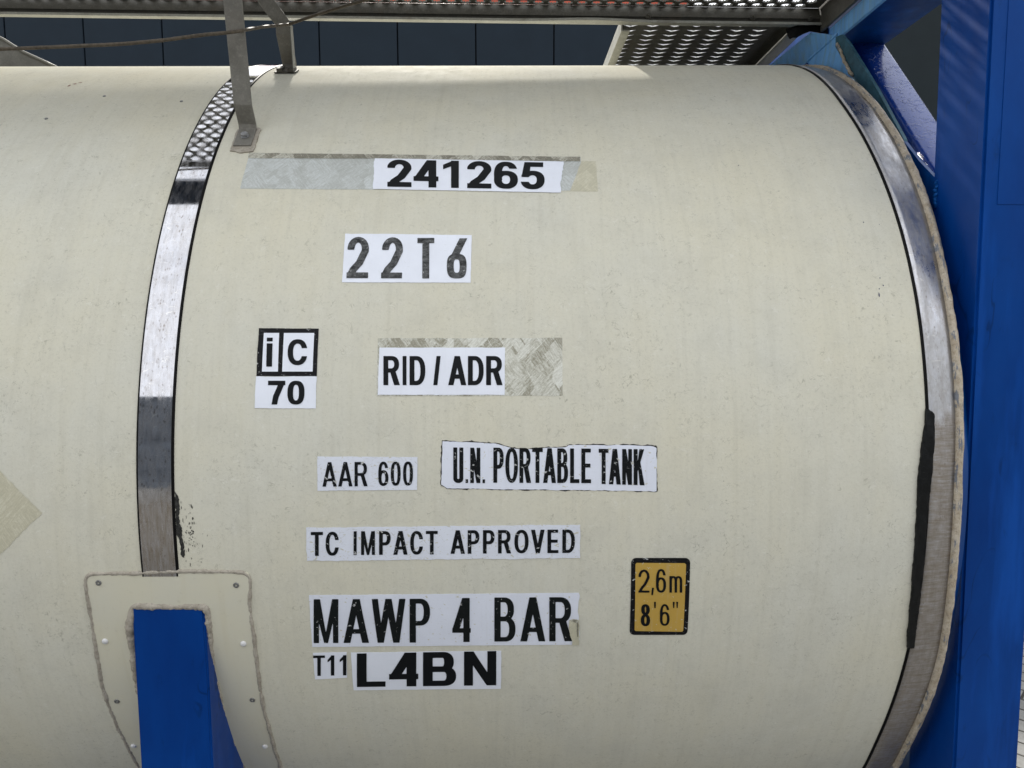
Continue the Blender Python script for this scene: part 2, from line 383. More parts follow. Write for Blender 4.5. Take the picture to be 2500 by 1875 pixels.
def fill2d(contours):
    cu = bpy.data.curves.new('tmp', 'CURVE'); cu.dimensions = '2D'; cu.fill_mode = 'BOTH'
    for ct in contours:
        sp = cu.splines.new('POLY'); sp.points.add(len(ct)-1); sp.use_cyclic_u = True
        for p, (x, y) in zip(sp.points, ct): p.co = (x, y, 0, 1)
    o = bpy.data.objects.new('tmp', cu); C.objects.link(o)
    dg = bpy.context.evaluated_depsgraph_get(); me = bpy.data.meshes.new_from_object(o.evaluated_get(dg))
    bpy.data.objects.remove(o); bpy.data.curves.remove(cu)
    return me
def wrap(name, contours, mat, parent, d, thick=0., step=.012, smooth=False, lift=None):
    """a flat outline in tank coordinates (x, arc) laid on the jacket at height d"""
    me = fill2d(contours); bm = bmesh.new(); bm.from_mesh(me); bpy.data.meshes.remove(me)
    bmesh.ops.remove_doubles(bm, verts=bm.verts, dist=1e-6)
    for f in bm.faces:
        if f.normal.z < 0: f.normal_flip()
    ys = [v.co.y for v in bm.verts]; k = math.ceil(min(ys)/step)
    while k*step < max(ys):
        bmesh.ops.bisect_plane(bm, geom=bm.verts[:]+bm.edges[:]+bm.faces[:], plane_co=(0, k*step, 0), plane_no=(0, 1, 0)); k += 1
    if lift:
        xs = [v.co.x for v in bm.verts]; k = math.ceil(min(xs)/step)
        while k*step < max(xs):
            bmesh.ops.bisect_plane(bm, geom=bm.verts[:]+bm.edges[:]+bm.faces[:], plane_co=(k*step, 0, 0), plane_no=(1, 0, 0)); k += 1
    if thick:
        be = [e for e in bm.edges if e.is_boundary]
        ex = bmesh.ops.extrude_edge_only(bm, edges=be)
        for v in ex['geom']:
            if isinstance(v, bmesh.types.BMVert): v.co.z = -thick
    for old in list(bm.loops.layers.uv.values()): bm.loops.layers.uv.remove(old)
    uv = bm.loops.layers.uv.new('UVMap')
    for f in bm.faces:
        for lp in f.loops: lp[uv].uv = (lp.vert.co.x, lp.vert.co.y)
    for v in bm.verts:
        x, s, z = v.co; v.co = cyl(x, s, d+z+(lift(x, s) if lift and z > -1e-5 else 0))
    return finish(name, bm, mat, parent, smooth, recalc=bool(thick))
def rough_outline(q, jit=.0006, step=.006, seed=0, torn=()):
    """quad TL,TR,BR,BL with slightly uneven edges; torn = {edge: amount}"""
    r = random.Random(seed); out = []
    torn = dict(torn)
    cx = sum(p[0] for p in q)/len(q); cy = sum(p[1] for p in q)/len(q)
    for i in range(len(q)):
        a, b = Vector(q[i]), Vector(q[(i+1) % len(q)]); n = max(2, int((b-a).length/step)); j = torn.get(i, jit)
        nrm = Vector((b-a).yx); nrm = Vector((nrm[0], -nrm[1])).normalized(); w1 = 0
        for k in range(n):
            w1 = w1*.6+r.gauss(0, j)
            p = a.lerp(b, k/n)+nrm*(w1 if k else 0)
            out.append((p.x, p.y))
    return out

# ---------------------------------------------------------------- lettering: outlines traced from stroke geometry
def glyph(ch, w, t, b):
    """closed outlines of one character in the box [0,w] x [0,1]; t = upright stroke, b = level stroke"""
    if ch in "'.,i/I\"" : pass
    G = 96; pad = .06; xs = np.arange(-pad, w+pad+1e-6, 1/G); ys = np.arange(-pad-.25*(ch == ','), 1+pad+1e-6, 1/G)
    X, Y = np.meshgrid(xs, ys)
    mn, mxx = np.minimum, np.maximum
    def rect(x0, y0, x1, y1): return mn(mn(X-x0, x1-X), mn(Y-y0, y1-Y))
    def ell(cx, cy, rx, ry, n=2.3):
        rho = (np.abs((X-cx)/rx)**n+np.abs((Y-cy)/ry)**n)**(1/n); return (1-rho)*min(rx, ry)
    def ring(cx, cy, rx, ry, n=2.3): return mn(ell(cx, cy, rx, ry, n), -ell(cx, cy, rx-t, ry-b, n))
    def poly(p):             # convex, clockwise or not
        f = None; A = sum(p[i][0]*p[(i+1) % len(p)][1]-p[(i+1) % len(p)][0]*p[i][1] for i in range(len(p))); s = 1 if A > 0 else -1
        for i in range(len(p)):
            (x0, y0), (x1, y1) = p[i], p[(i+1) % len(p)]; l = math.hypot(x1-x0, y1-y0)
            g = s*((x1-x0)*(Y-y0)-(y1-y0)*(X-x0))/l; f = g if f is None else mn(f, g)
        return f
    def slab(x0, y0, x1, y1, tw):   # slanted stem with level ends, tw = horizontal width
        return poly([(x0-tw/2, y0), (x0+tw/2, y0), (x1+tw/2, y1), (x1-tw/2, y1)])
    def stroke(p, tt=None, bb=None):
        tt = tt or t; bb = bb or b; best = np.full(X.shape, 9.)
        for (x0, y0), (x1, y1) in zip(p, p[1:]):
            ax, ay, bx, by = x0/tt, y0/bb, x1/tt, y1/bb; dx, dy = bx-ax, by-ay; q = dx*dx+dy*dy+1e-12
            u = np.clip(((X/tt-ax)*dx+(Y/bb-ay)*dy)/q, 0, 1); best = mn(best, np.hypot(X/tt-ax-u*dx, Y/bb-ay-u*dy))
        return (.5-best)*min(tt, bb)
    def arc(cx, cy, rx, ry, a0, a1, n=20): return [(cx+rx*math.cos(math.radians(a0+(a1-a0)*i/n)), cy+ry*math.sin(math.radians(a0+(a1-a0)*i/n))) for i in range(n+1)]
    def dee(x0, y0, x1, y1, rx):
        def body(ix, iy):
            rr = max(.01, rx-ix); return mxx(rect(x0+ix, y0+iy, x1-rx, y1-iy), mn(ell(x1-rx, (y0+y1)/2, rr, (y1-y0)/2-iy, 2.3), X-(x1-rx)+.002))
        return mn(body(0, 0), -mn(body(t, b), rect(x0+t, y0+b, x1, y1-b)))
    if ch == 'I': F = rect(0, 0, w, 1)
    elif ch == 'i': F = mxx(rect(0, 0, w, .80), rect(0, .87, w, 1))
    elif ch == 'T': F = mxx(rect(0, 1-b, w, 1), rect(w/2-t/2, 0, w/2+t/2, 1))
    elif ch == 'L': F = mxx(rect(0, 0, t, 1), rect(0, 0, w, b))
    elif ch == 'E': F = mxx(mxx(rect(0, 0, t, 1), rect(0, 0, w, b)), mxx(rect(0, 1-b, w*.97, 1), rect(0, .5-b*.42, w*.93, .5+b*.58)))
    elif ch == 'N': F = mxx(mxx(rect(0, 0, t*.92, 1), rect(w-t*.92, 0, w, 1)), poly([(0, 1), (t*.98, 1), (w, 0), (w-t*.98, 0)]))
    elif ch == 'M':
        F = mxx(rect(0, 0, t*.85, 1), rect(w-t*.85, 0, w, 1)); a = t*.85
        F = mxx(F, mxx(poly([(0, 1), (t*1.0, 1), (w/2+a*.36, 0), (w/2-a*.36, 0)]), poly([(w-t*1.0, 1), (w, 1), (w/2+a*.36, 0), (w/2-a*.36, 0)])))
    elif ch == 'A':
        F = mxx(poly([(0, 0), (t*1.08, 0), (w/2+t*.52, 1), (w/2-t*.55, 1)]), poly([(w-t*1.08, 0), (w, 0), (w/2+t*.55, 1), (w/2-t*.52, 1)]))
        F = mxx(F, mn(rect(0, .22, w, .22+b), poly([(0, 0), (w, 0), (w/2, 1.0)])))
    elif ch == 'V': F = mxx(poly([(0, 1), (t*1.1, 1), (w/2+t*.52, 0), (w/2-t*.55, 0)]), poly([(w-t*1.1, 1), (w, 1), (w/2+t*.55, 0), (w/2-t*.52, 0)]))
    elif ch == 'W':
        q = w/4; F = None
        for (xa, ya, xb, yb) in ((t*.5, 1, q+t*.1, 0), (q+t*.1, 0, 2*q, 1), (2*q, 1, 3*q-t*.1, 0), (3*q-t*.1, 0, w-t*.5, 1)):
            g = slab(xa, ya, xb, yb, t*1.0); F = g if F is None else mxx(F, g)
    elif ch == 'K': F = mxx(rect(0, 0, t, 1), mxx(poly([(t*.9, .34), (t*.9, .34+.22), (w*.96-t*1.2, 1), (w*.96, 1)]), poly([(w-t*1.25, 0), (w, 0), (t*.9+(w-t)*.42, .66), (t*.9+(w-t)*.12, .50)])))
    elif ch == 'D': F = dee(0, 0, w, 1, min(w*.58, .5))
    elif ch == 'P': F = mxx(rect(0, 0, t, 1), dee(0, .40, w, 1, min(w*.5, .30)))
    elif ch == 'R': F = mxx(mxx(rect(0, 0, t, 1), dee(0, .43, w*.95, 1, min(w*.48, .285))), poly([(w-t*1.2, 0), (w, 0), (w*.72, .5), (w*.72-t*1.15, .5)]))
    elif ch == 'B': F = mxx(dee(0, 0, w, .55+b*.25, min(w*.5, .29)), dee(0, .55-b*.75, w*.93, 1, min(w*.48, .26)))
    elif ch == 'U':
        rr = min(w/2, .4); o1 = mxx(rect(0, rr, w, 1), mn(ell(w/2, rr, w/2, rr), rr-Y+.004)); i1 = mxx(rect(t, rr, w-t, 1.2), mn(ell(w/2, rr, w/2-t, rr-b), rr-Y+.004)); F = mn(o1, -i1)
    elif ch in 'O0': F = ring(w/2, .5, w/2, .5, 2.3 if ch == 'O' else 2.5)
    elif ch == 'C': F = mn(ring(w/2, .5, w/2, .5, 2.3), -rect(w*.56, .345, w*2, .655))
    elif ch == '1': F = mxx(rect(w-t, 0, w, 1), poly([(0, .66), (0, .66+b*1.05), (w-t*.75, 1), (w-t*.3, .86)]))
    elif ch == '7': F = mxx(rect(0, 1-b*1.1, w, 1), mn(mn(stroke([(w-t*.62, .93), (w*.66, .66), (w*.46, .33), (w*.38, .0), (w*.36, -.3)], t*1.0, t*1.0), Y), mn(1-Y, w-X)))
    elif ch == '4': F = mxx(mxx(rect(w*.60, 0, w*.60+t, 1), rect(0, .22, w, .22+b)), mn(mn(mn(slab(t*.42, .235, w*.60+t*.5, 1.06, t*1.12), Y-.22), mn(1-Y, w*.60+t-X)), X))
    elif ch == '2':
        p = arc(w/2, .70, w/2-t/2, .30-b/2, 175, -12, 26); p += [(w*.86-t*.45, .52), (w*.58, .36), (w*.30, .20), (t*.45, .02), (0, -.12)]
        F = mxx(mn(mn(stroke(p, t*1.0, b*1.05), Y), X+.001), rect(0, 0, w, b))
        F = mn(F, -rect(-1, .3, t*1.3, .70-.02) if w > 0 else F); F = mxx(F, mn(mn(stroke(p[26:], t*1.05, b*1.1), Y), X+.001))
    elif ch == '5':
        F = mxx(rect(w*.16, 1-b*1.05, w*.94, 1), poly([(w*.16, 1), (w*.16+t*.85, 1), (w*.04+t*.95, .44), (w*.04, .44)]))
        bowl = mn(ring(w/2, .335, w/2, .335), -rect(-1, .31, w*.42, .52)); F = mxx(F, mn(bowl, -rect(-1, .26, t*1.35, .44)))
        F = mxx(F, mn(ring(w/2, .335, w/2, .335), rect(-.02, .455, w*.6, .8))); F = mxx(F, rect(w*.05, .43, w*.05+t*.9, .53))
    elif ch == '6':
        F = ring(w/2, .325, w/2, .325)
        o1 = ring(w/2, .5, w/2, .5, 2.4); F = mxx(F, mn(o1, -mxx(rect(w*.5, -.2, 2, .735), rect(w*.2, -.1, 2, .55)))); F = mxx(F, mn(o1, rect(0, .3, w*.5, .735)))
    elif ch == '6s':        # open stencil six with a straight upper stroke
        F = mxx(ring(w/2, .30, w/2, .30, 3.0), mn(mxx(slab(t*.62, .36, w*.86, 1.02, t*1.12), slab(t*.5, .30, t*.62, .40, t)), -ell(w/2, .30, w/2-t, .30-b, 3.0)))
        F = mn(F, mn(1-Y, w*.98-X+.04))
    elif ch == '8': F = mxx(ring(w/2, .275, w/2, .275), ring(w/2, .755, w*.46, .245))
    elif ch == 'm':
        F = rect(0, 0, t, 1)
        for k in (0, 1):
            x0 = k*(w-t)/2; x1 = x0+(w-t)/2+t; cx = (x0+x1)/2; rx = (x1-x0)/2
            a_ = mn(ell(cx, .68, rx, .32), -ell(cx, .68, rx-t, .32-b)); F = mxx(F, mxx(mn(a_, Y-.68+.004), rect(x1-t, 0, x1, .69)))
    elif ch in ".": F = rect(0, 0, w, 1)
    elif ch == ',': F = poly([(w*.25, 1), (w, 1), (w*.62, 0), (0, 0)])
    elif ch == "'": F = poly([(0, 1), (w, 1), (w*.85, 0), (w*.15, 0)])
    elif ch == '"': F = mxx(poly([(0, 1), (w*.36, 1), (w*.28, 0), (w*.08, 0)]), poly([(w*.64, 1), (w, 1), (w*.92, 0), (w*.72, 0)]))
    elif ch == '/': F = poly([(0, 0), (t*.85, 0), (w, 1), (w-t*.85, 1)])
    F = np.where(np.abs(F) < 1e-7, 1e-7, F)
    return trace(F, xs, ys)
def trace(F, xs, ys):
    ny, nx = F.shape; S = F > 0; seg = {}
    def pt(e):
        i, j, d = e
        if d == 0: a, b_ = F[j, i], F[j, i+1]; u = a/(a-b_); return (xs[i]+u*(xs[i+1]-xs[i]), ys[j])
        a, b_ = F[j, i], F[j+1, i]; u = a/(a-b_); return (xs[i], ys[j]+u*(ys[j+1]-ys[j]))
    mixed = (S[:-1, :-1].astype(int)+S[1:, :-1]+S[:-1, 1:]+S[1:, 1:]); jj, ii = np.where((mixed > 0) & (mixed < 4))
    nxt = {}
    for j, i in zip(jj.tolist(), ii.tolist()):
        a, b_, c, d = S[j, i], S[j, i+1], S[j+1, i+1], S[j+1, i]
        B_, R_, T_, L_ = (i, j, 0), (i+1, j, 1), (i, j+1, 0), (i, j, 1)
        case = a*1+b_*2+c*4+d*8
        tb = {1: [(B_, L_)], 2: [(R_, B_)], 3: [(R_, L_)], 4: [(T_, R_)], 5: [(B_, L_), (T_, R_)], 6: [(T_, B_)], 7: [(T_, L_)], 8: [(L_, T_)], 9: [(B_, T_)], 10: [(R_, B_), (L_, T_)], 11: [(R_, T_)], 12: [(L_, R_)], 13: [(B_, R_)], 14: [(L_, B_)]}
        for p, q in tb[int(case)]: nxt[p] = q
    outl = []
    while nxt:
        k0 = next(iter(nxt)); loop = [k0]; k = nxt.pop(k0)
        while k != k0 and k in nxt: loop.append(k); k = nxt.pop(k)
        pts = [pt(e) for e in loop]
        if len(pts) > 5: outl.append(simplify(pts, .0022))
    return outl
def simplify(p, tol):
    def dp(a):
        if len(a) < 3: return a
        x0, y0 = a[0]; x1, y1 = a[-1]; l = math.hypot(x1-x0, y1-y0)+1e-12
        ds = [abs((x1-x0)*(y-y0)-(y1-y0)*(x-x0))/l for x, y in a[1:-1]]; m = max(ds)
        if m < tol: return [a[0], a[-1]]
        k = ds.index(m)+1; return dp(a[:k+1])[:-1]+dp(a[k:])
    h = len(p)//2; return dp(p[:h+1])[:-1]+dp(p[h:]+[p[0]])[:-1]
INK = {'0': (490, 556), '1': (330, 556), '2': (505, 556), '4': (520, 556), '5': (500, 556), '6': (500, 556), '7': (495, 556), '8': (495, 556), 'A': (700, 715), 'B': (590, 722),
       'C': (640, 722), 'D': (610, 722), 'E': (535, 655), 'I': (150, 278), 'K': (650, 700), 'L': (510, 600), 'M': (680, 833), 'N': (575, 722), 'O': (690, 770), 'P': (565, 667), 'R': (640, 722),
       'T': (580, 610), 'U': (575, 722), 'V': (660, 667), 'W': (935, 944), '.': (140, 250)}
def word(text, quad, t, b, track=0.):
    """contours of a word fitted into a quad TL, TR, BR, BL of tank coordinates"""
    TL, TR, BR, BL = [Vector(q) for q in quad]
    hgt = ((TL-BL).length+(TR-BR).length)/2; wid = ((TR-TL).length+(BR-BL).length)/2
    chars = [text] if text == '6s' else list(text); out_ = []
    if len(chars) == 1: spans = [(0, 1)]
    else:
        x = 0; sp = []
        for c_ in chars:
            ink, adv = INK[c_]; adv += track
            if c_ == '1': off = (adv-ink)*.35
            else: off = (adv-ink)/2
            sp.append((x+off, x+off+ink)); x += adv
        a0, a1 = sp[0][0], sp[-1][1]; spans = [((p-a0)/(a1-a0), (q-a0)/(a1-a0)) for p, q in sp]
    for c_, (u0, u1) in zip(chars, spans):
        ww = (u1-u0)*wid/hgt; hs = 1.; tt = t
        if c_ == '.': hs = t*.95; ct = [[(0, 0), (ww, 0), (ww, hs), (0, hs)]]
        else: ct = glyph(c_, ww, tt, b)
        for q in ct:
            o_ = []
            for x, y in q:
                u = u0+(x/ww)*(u1-u0); p = BL.lerp(BR, u).lerp(TL.lerp(TR, u), y); o_.append((p.x, p.y))
            out_.append(o_)
    return out_

# measured positions on the jacket: (x along the tank, arc length above the axis height), in metres
WORDS = {'241265': [('241265', [(-0.2699, 0.8091), (0.0798, 0.7981), (0.0774, 0.7154), (-0.2626, 0.7247)])], '22T6': [('2', [(-0.3351, 0.591), (-0.2904, 0.5908), (-0.287, 0.4945), (-0.3307, 0.4946)]), ('2', [(-0.2632, 0.5899), (-0.2196, 0.5897), (-0.2179, 0.4939), (-0.2605, 0.494)]), ('T', [(-0.1903, 0.5883), (-0.1551, 0.5882), (-0.1523, 0.4933), (-0.1867, 0.4934)]), ('6', [(-0.1291, 0.5873), (-0.088, 0.5872), (-0.0864, 0.4931), (-0.1265, 0.4932)])], 'ic': [('i', [(-0.4813, 0.3675), (-0.4698, 0.3675), (-0.4678, 0.3088), (-0.4793, 0.3089)]), ('C', [(-0.4395, 0.3641), (-0.4004, 0.364), (-0.3985, 0.3114), (-0.4374, 0.3116)])], '70': [('70', [(-0.4745, 0.2808), (-0.4025, 0.2805), (-0.4018, 0.2336), (-0.4735, 0.2338)])], 'rid': [('RID', [(-0.249, 0.3294), (-0.1661, 0.3291), (-0.1652, 0.271), (-0.2476, 0.2713)]), ('/', [(-0.1504, 0.3291), (-0.1358, 0.329), (-0.1351, 0.2709), (-0.1496, 0.2709)]), ('ADR', [(-0.1208, 0.329), (-0.0131, 0.3286), (-0.0132, 0.2705), (-0.1202, 0.2708)])], 'aar': [('AAR', [(-0.3653, 0.121), (-0.2773, 0.1214), (-0.2776, 0.0738), (-0.3657, 0.0733)]), ('600', [(-0.2564, 0.1217), (-0.1888, 0.1218), (-0.189, 0.0749), (-0.2567, 0.0741)])], 'un': [('U.N.', [(-0.11, 0.1489), (-0.0481, 0.1479), (-0.0483, 0.079), (-0.1103, 0.0796)]), ('PORTABLE', [(-0.0317, 0.1482), (0.1593, 0.1456), (0.1591, 0.0782), (-0.032, 0.0797)]), ('TANK', [(0.1741, 0.1452), (0.264, 0.1441), (0.2639, 0.0735), (0.174, 0.0766)])], 'tc': [('TC', [(-0.3907, -0.0168), (-0.3354, -0.0163), (-0.3371, -0.0653), (-0.3927, -0.0658)]), ('IMPACT', [(-0.3067, -0.0156), (-0.1417, -0.0155), (-0.1425, -0.0637), (-0.3083, -0.0642)]), ('APPROVED', [(-0.1165, -0.0145), (0.1278, -0.0139), (0.1282, -0.0617), (-0.1172, -0.0626)])], 'mawp': [('MAWP', [(-0.3921, -0.1581), (-0.1598, -0.158), (-0.1632, -0.2592), (-0.4, -0.2593)]), ('4', [(-0.1155, -0.1569), (-0.0785, -0.1567), (-0.0804, -0.2582), (-0.118, -0.2585)]), ('BAR', [(-0.0315, -0.156), (0.1241, -0.156), (0.1262, -0.2575), (-0.0324, -0.2576)])], 't11': [('T11', [(-0.404, -0.29), (-0.3358, -0.2895), (-0.3402, -0.3415), (-0.4094, -0.3431)])], 'l4bn': [('L4BN', [(-0.314, -0.2852), (-0.0286, -0.2805), (-0.0295, -0.3706), (-0.3212, -0.3736)])], 'y1': [('2', [(0.2545, -0.0969), (0.2765, -0.097), (0.2783, -0.1464), (0.2561, -0.1463)]), (',', [(0.2814, -0.1358), (0.2868, -0.1359), (0.2875, -0.152), (0.282, -0.152)]), ('6', [(0.2892, -0.0958), (0.3093, -0.0959), (0.3113, -0.1466), (0.2911, -0.1465)]), ('m', [(0.3164, -0.1108), (0.342, -0.111), (0.3436, -0.1468), (0.318, -0.1466)]), ('8', [(0.2618, -0.1718), (0.2805, -0.1719), (0.283, -0.2222), (0.264, -0.2221)]), ("'", [(0.2881, -0.1667), (0.292, -0.1667), (0.2927, -0.1807), (0.2887, -0.1807)]), ('6', [(0.3001, -0.172), (0.3196, -0.1721), (0.3223, -0.2215), (0.3026, -0.2214)]), ('"', [(0.3256, -0.1669), (0.3365, -0.1669), (0.3373, -0.1809), (0.3263, -0.1808)])]}
BOX = {'241265': [(-0.2982, 0.8141), (0.1217, 0.8019), (0.1118, 0.707), (-0.2932, 0.719)], 'res1': [(-0.5829, 0.8348), (0.161, 0.8184), (0.1607, 0.7995), (0.1325, 0.7132), (-0.5805, 0.7216), (-0.5806, 0.8137)], 'res1b': [(0.1191, 0.8043), (0.1947, 0.8041), (0.1924, 0.7105), (0.1115, 0.7123)], 'res1top': [(-0.5829, 0.8348), (0.1602, 0.8184), (0.1582, 0.803), (-0.2946, 0.8139), (-0.5811, 0.8161)], '22T6': [(-0.3416, 0.6001), (-0.0776, 0.5959), (-0.0778, 0.484), (-0.3394, 0.4858)], 'icblk': [(-0.4992, 0.3876), (-0.3799, 0.3862), (-0.3796, 0.2895), (-0.4981, 0.2903)], 'icw1': [(-0.4883, 0.3774), (-0.4578, 0.3773), (-0.4559, 0.2989), (-0.4874, 0.299)], 'icw2': [(-0.4484, 0.3772), (-0.3881, 0.377), (-0.3876, 0.2987), (-0.4476, 0.2989)], '70': [(-0.4988, 0.2896), (-0.3796, 0.2892), (-0.3796, 0.2259), (-0.4991, 0.227)], 'rid': [(-0.2574, 0.3468), (-0.0084, 0.346), (-0.0095, 0.2514), (-0.2587, 0.2522)], 'ridres': [(-0.2616, 0.3661), (0.1054, 0.3656), (0.1047, 0.2492), (-0.2603, 0.2497)], 'aar': [(-0.3753, 0.1322), (-0.18, 0.1305), (-0.1813, 0.0661), (-0.3758, 0.065)], 'un': [(-0.1311, 0.1611), (0.2875, 0.1532), (0.2874, 0.0615), (-0.1342, 0.0686)], 'tc': [(-0.4, -0.0081), (0.1381, -0.0045), (0.1387, -0.0727), (-0.4009, -0.0763)], 'mawp': [(-0.4013, -0.1495), (0.1372, -0.147), (0.1403, -0.2666), (-0.4041, -0.2692)], 't11': [(-0.4043, -0.2843), (-0.335, -0.2824), (-0.3396, -0.3485), (-0.4065, -0.3531)], 'l4bn': [(-0.3266, -0.2836), (-0.0183, -0.2807), (-0.02, -0.3814), (-0.3292, -0.3833)], 'yo': [(0.24, -0.0731), (0.3567, -0.0737), (0.3602, -0.2443), (0.2426, -0.2436)], 'yi': [(0.2483, -0.0829), (0.3486, -0.0842), (0.3509, -0.2363), (0.252, -0.2339)]}
ROPE = [(-1.1071, -1.02, 2.3069), (-1.0698, -1.0, 2.3156), (-0.9031, -0.99, 2.3255), (-0.8215, -0.98, 2.3332), (-0.7363, -0.975, 2.3425), (-0.6592, -0.97, 2.3543), (-0.5862, -0.965, 2.3636), (-0.5835, -0.8, 2.4365), (-0.5774, -0.625, 2.5101), (-0.5674, -0.615, 2.517), (-0.4981, -0.64, 2.5274), (-0.4296, -0.66, 2.5383), (-0.3626, -0.68, 2.5478), (-0.2866, -0.7, 2.5637)]

# ================================================================ SETTING
def box_obj(name, x0, x1, y0, y1, z0, z1, mat, parent=None, bev=0, tilt=None):
    bm = bmesh.new(); add_box(bm, x0, x1, y0, y1, z0, z1, bev, tilt); return finish(name, bm, mat, parent)
bm = bmesh.new(); g = [bm.verts.new(p) for p in ((-60, -60, 0), (60, -60, 0), (60, 60, 0), (-60, 60, 0))]; bm.faces.new(g)
tag(finish('pavement', bm, 'paving'), kind='structure')

bld = tag(empty('clad_building', (0, 7.3, 0)), 'dark slate building clad in upright panels behind the tank, seen under the walkway', 'building')
def under(o, par):
    o.parent = par; o.matrix_parent_inverse = Matrix.Translation(par.location).inverted(); return o
under(box_obj('backing_wall', -13, 4.2, 7.05, 12, 0, 5.66, 'joint'), bld)
jx = -5.48-1.012*7
k = 0
while jx < 4.1:
    x1 = min(jx+1.012, 4.2)
    under(box_obj('wall_panel', jx+.008, x1-.008, 7.0, 7.045, 0.05, 5.66, 'panel', bev=.004), bld); jx += 1.012
r_ = under(box_obj('red_fascia', -13, 2.32, 6.98, 7.3, 5.70, 5.93, 'red', bev=.01), bld); r_['label'] = 'red orange strip along the top, glimpsed through the walkway holes'
anx = tag(empty('charcoal_building', (9, 7.3, 0)), 'plain charcoal grey building between the corner post and the blue brace', 'building')
under(box_obj('wall', 4.78, 16, 7.0, 7.9, 0, 7.4, 'annex'), anx)
far = tag(empty('opposite_building', (0, -13, 0)), 'low dark building across the yard, mirrored as a dark stripe in the steel bands', 'building')
under(box_obj('wall', -22, 17, -17, -12.5, 0, 5.0, 'dark_far'), far)
under(box_obj('roof', -22, 17, -17, -12.49, 5.0, 5.12, 'dark_far'), far)

# ================================================================ THE TANK CONTAINER
T = tag(empty('tank_container'), 'cream insulated tank in a blue frame with steel bands and white lettered stickers', 'tank container')

# ---- jacket
prof = [(x, 0) for x in np.linspace(-4.6, .826, 55)]
jk = strip_mesh('tank_jacket', 'jacket', T, -R*math.pi, R*math.pi, 720, prof); jk['label'] = 'cream fibreglass jacket with fine fibres and grime'
strip_mesh('tank_skirt', 'blue', T, -R*math.pi, R*math.pi, 240, [(.80, -.012), (.89, -.02), (.9285, -.045)])

# ---- end band follows the measured, slightly uneven line
def xr(s):
    a = math.degrees(s/R); A = [-180, -33, -27, -22, -14, 0, 10, 20, 28, 34, 40, 49, 56, 62, 75, 180]; B = [.816, .818, .812, .813, .816, .818, .819, .822, .821, .818, .814, .809, .813, .817, .817, .817]
    return float(np.interp(a, A, B))-.818
def xo(s):
    a = math.degrees(s/R); A = [-180, -33, -27, -15, -5, 3, 9, 17, 27, 32, 60, 180]; B = [.888, .889, .882, .885, .876, .874, .879, .882, .886, .888, .886, .886]
    return float(np.interp(a, A, B))-.882
def smoothf(f): return lambda s: sum(f(s+d) for d in (-.04, -.02, 0, .02, .04))/5
xr, xo = smoothf(xr), smoothf(xo)
bm = bmesh.new(); uv = bm.loops.layers.uv.new('UVMap'); rows = []
for i in range(721):
    s = -R*math.pi+2*R*math.pi*i/720
    xa, xb = .8215+xr(s), .882+xo(s); row = []
    for u in np.linspace(0, 1, 7):
        x = xa+(xb-xa)*u; row.append((bm.verts.new(cyl(x, s, .0035-.006*u-.003*u*u)), (x, s)))
    row.insert(0, (bm.verts.new(cyl(xa, s, -.002)), (xa, s))); row.append((bm.verts.new(cyl(xb, s, -.012)), (xb, s)))
    rows.append(row)
for a, b in zip(rows, rows[1:]):
    for k in range(8):
        q = (a[k], a[k+1], b[k+1], b[k]); f = bm.faces.new([v[0] for v in q]); f.smooth = 1 <= k <= 6
        for lp, v in zip(f.loops, q): lp[uv].uv = v[1]
o = finish('end_band', bm, 'endband', T, recalc=False); o['label'] = 'wide dull steel band at the end of the tank, beside the corner post'
# split normals at its edges are handled by flat outer faces
strip_mesh('joint_seal', 'rubber', o, -R*math.pi, R*math.pi, 720, [(.8165, 0), (.8172, .0022), (.8212, .0025), (.8225, 0)], xr)
# rim of insulation
bm = bmesh.new(); n = 900; ring = []
rr_ = random.Random(3); ja = [0]*4
for i in range(n):
    s = -R*math.pi+2*R*math.pi*i/n; x0 = .8845+xo(s)
    for k, q in enumerate(ja): ja[k] = q*.75+rr_.gauss(0, .00045)
    wd = .0125
    pr = [(x0-.0025, -.008), (x0-.001+ja[0], .000+ja[1]*.5), (x0+wd*.5, .0025+ja[2]), (x0+wd*.85+ja[3], .001), (x0+wd+ja[3], -.006), (x0+wd*.9, -.03)]
    ring.append([bm.verts.new(cyl(x, s, d)) for x, d in pr])
for i in range(n):
    a, b = ring[i], ring[(i+1) % n]
    for k in range(5): bm.faces.new((a[k], a[k+1], b[k+1], b[k]))
finish('insulation_rim', bm, 'rim', T, True, recalc=False)
# black tape over the joint
tp = [(.817, 10.561), (.824, 10.398), (.832, 10.072), (.832, 8.615), (.83, 7.001), (.8255, 4.4), (.821, 1.854), (.819, 0.422), (.8195, -3.653), (.821, -7.944), (.822, -10.675), (.826, -13.171), (.812, -13.168), (.807, -11.615), (.803, -8.835), (.799, -5.333), (.7985, -1.998), (.798, 2.806), (.7995, 4.417), (.806, 7.328), (.814, 9.103)]
K = R*math.pi/180
tp = [(x, a*K) for x, a in tp]
wrap('joint_tape', [rough_outline(tp, .0004, .005, 5)], 'tape', T, .0050, .004, lift=lambda x, s: .0006*math.sin(s*90+x*300)*math.sin(x*400))['label'] = 'ragged black tape smeared over the joint'

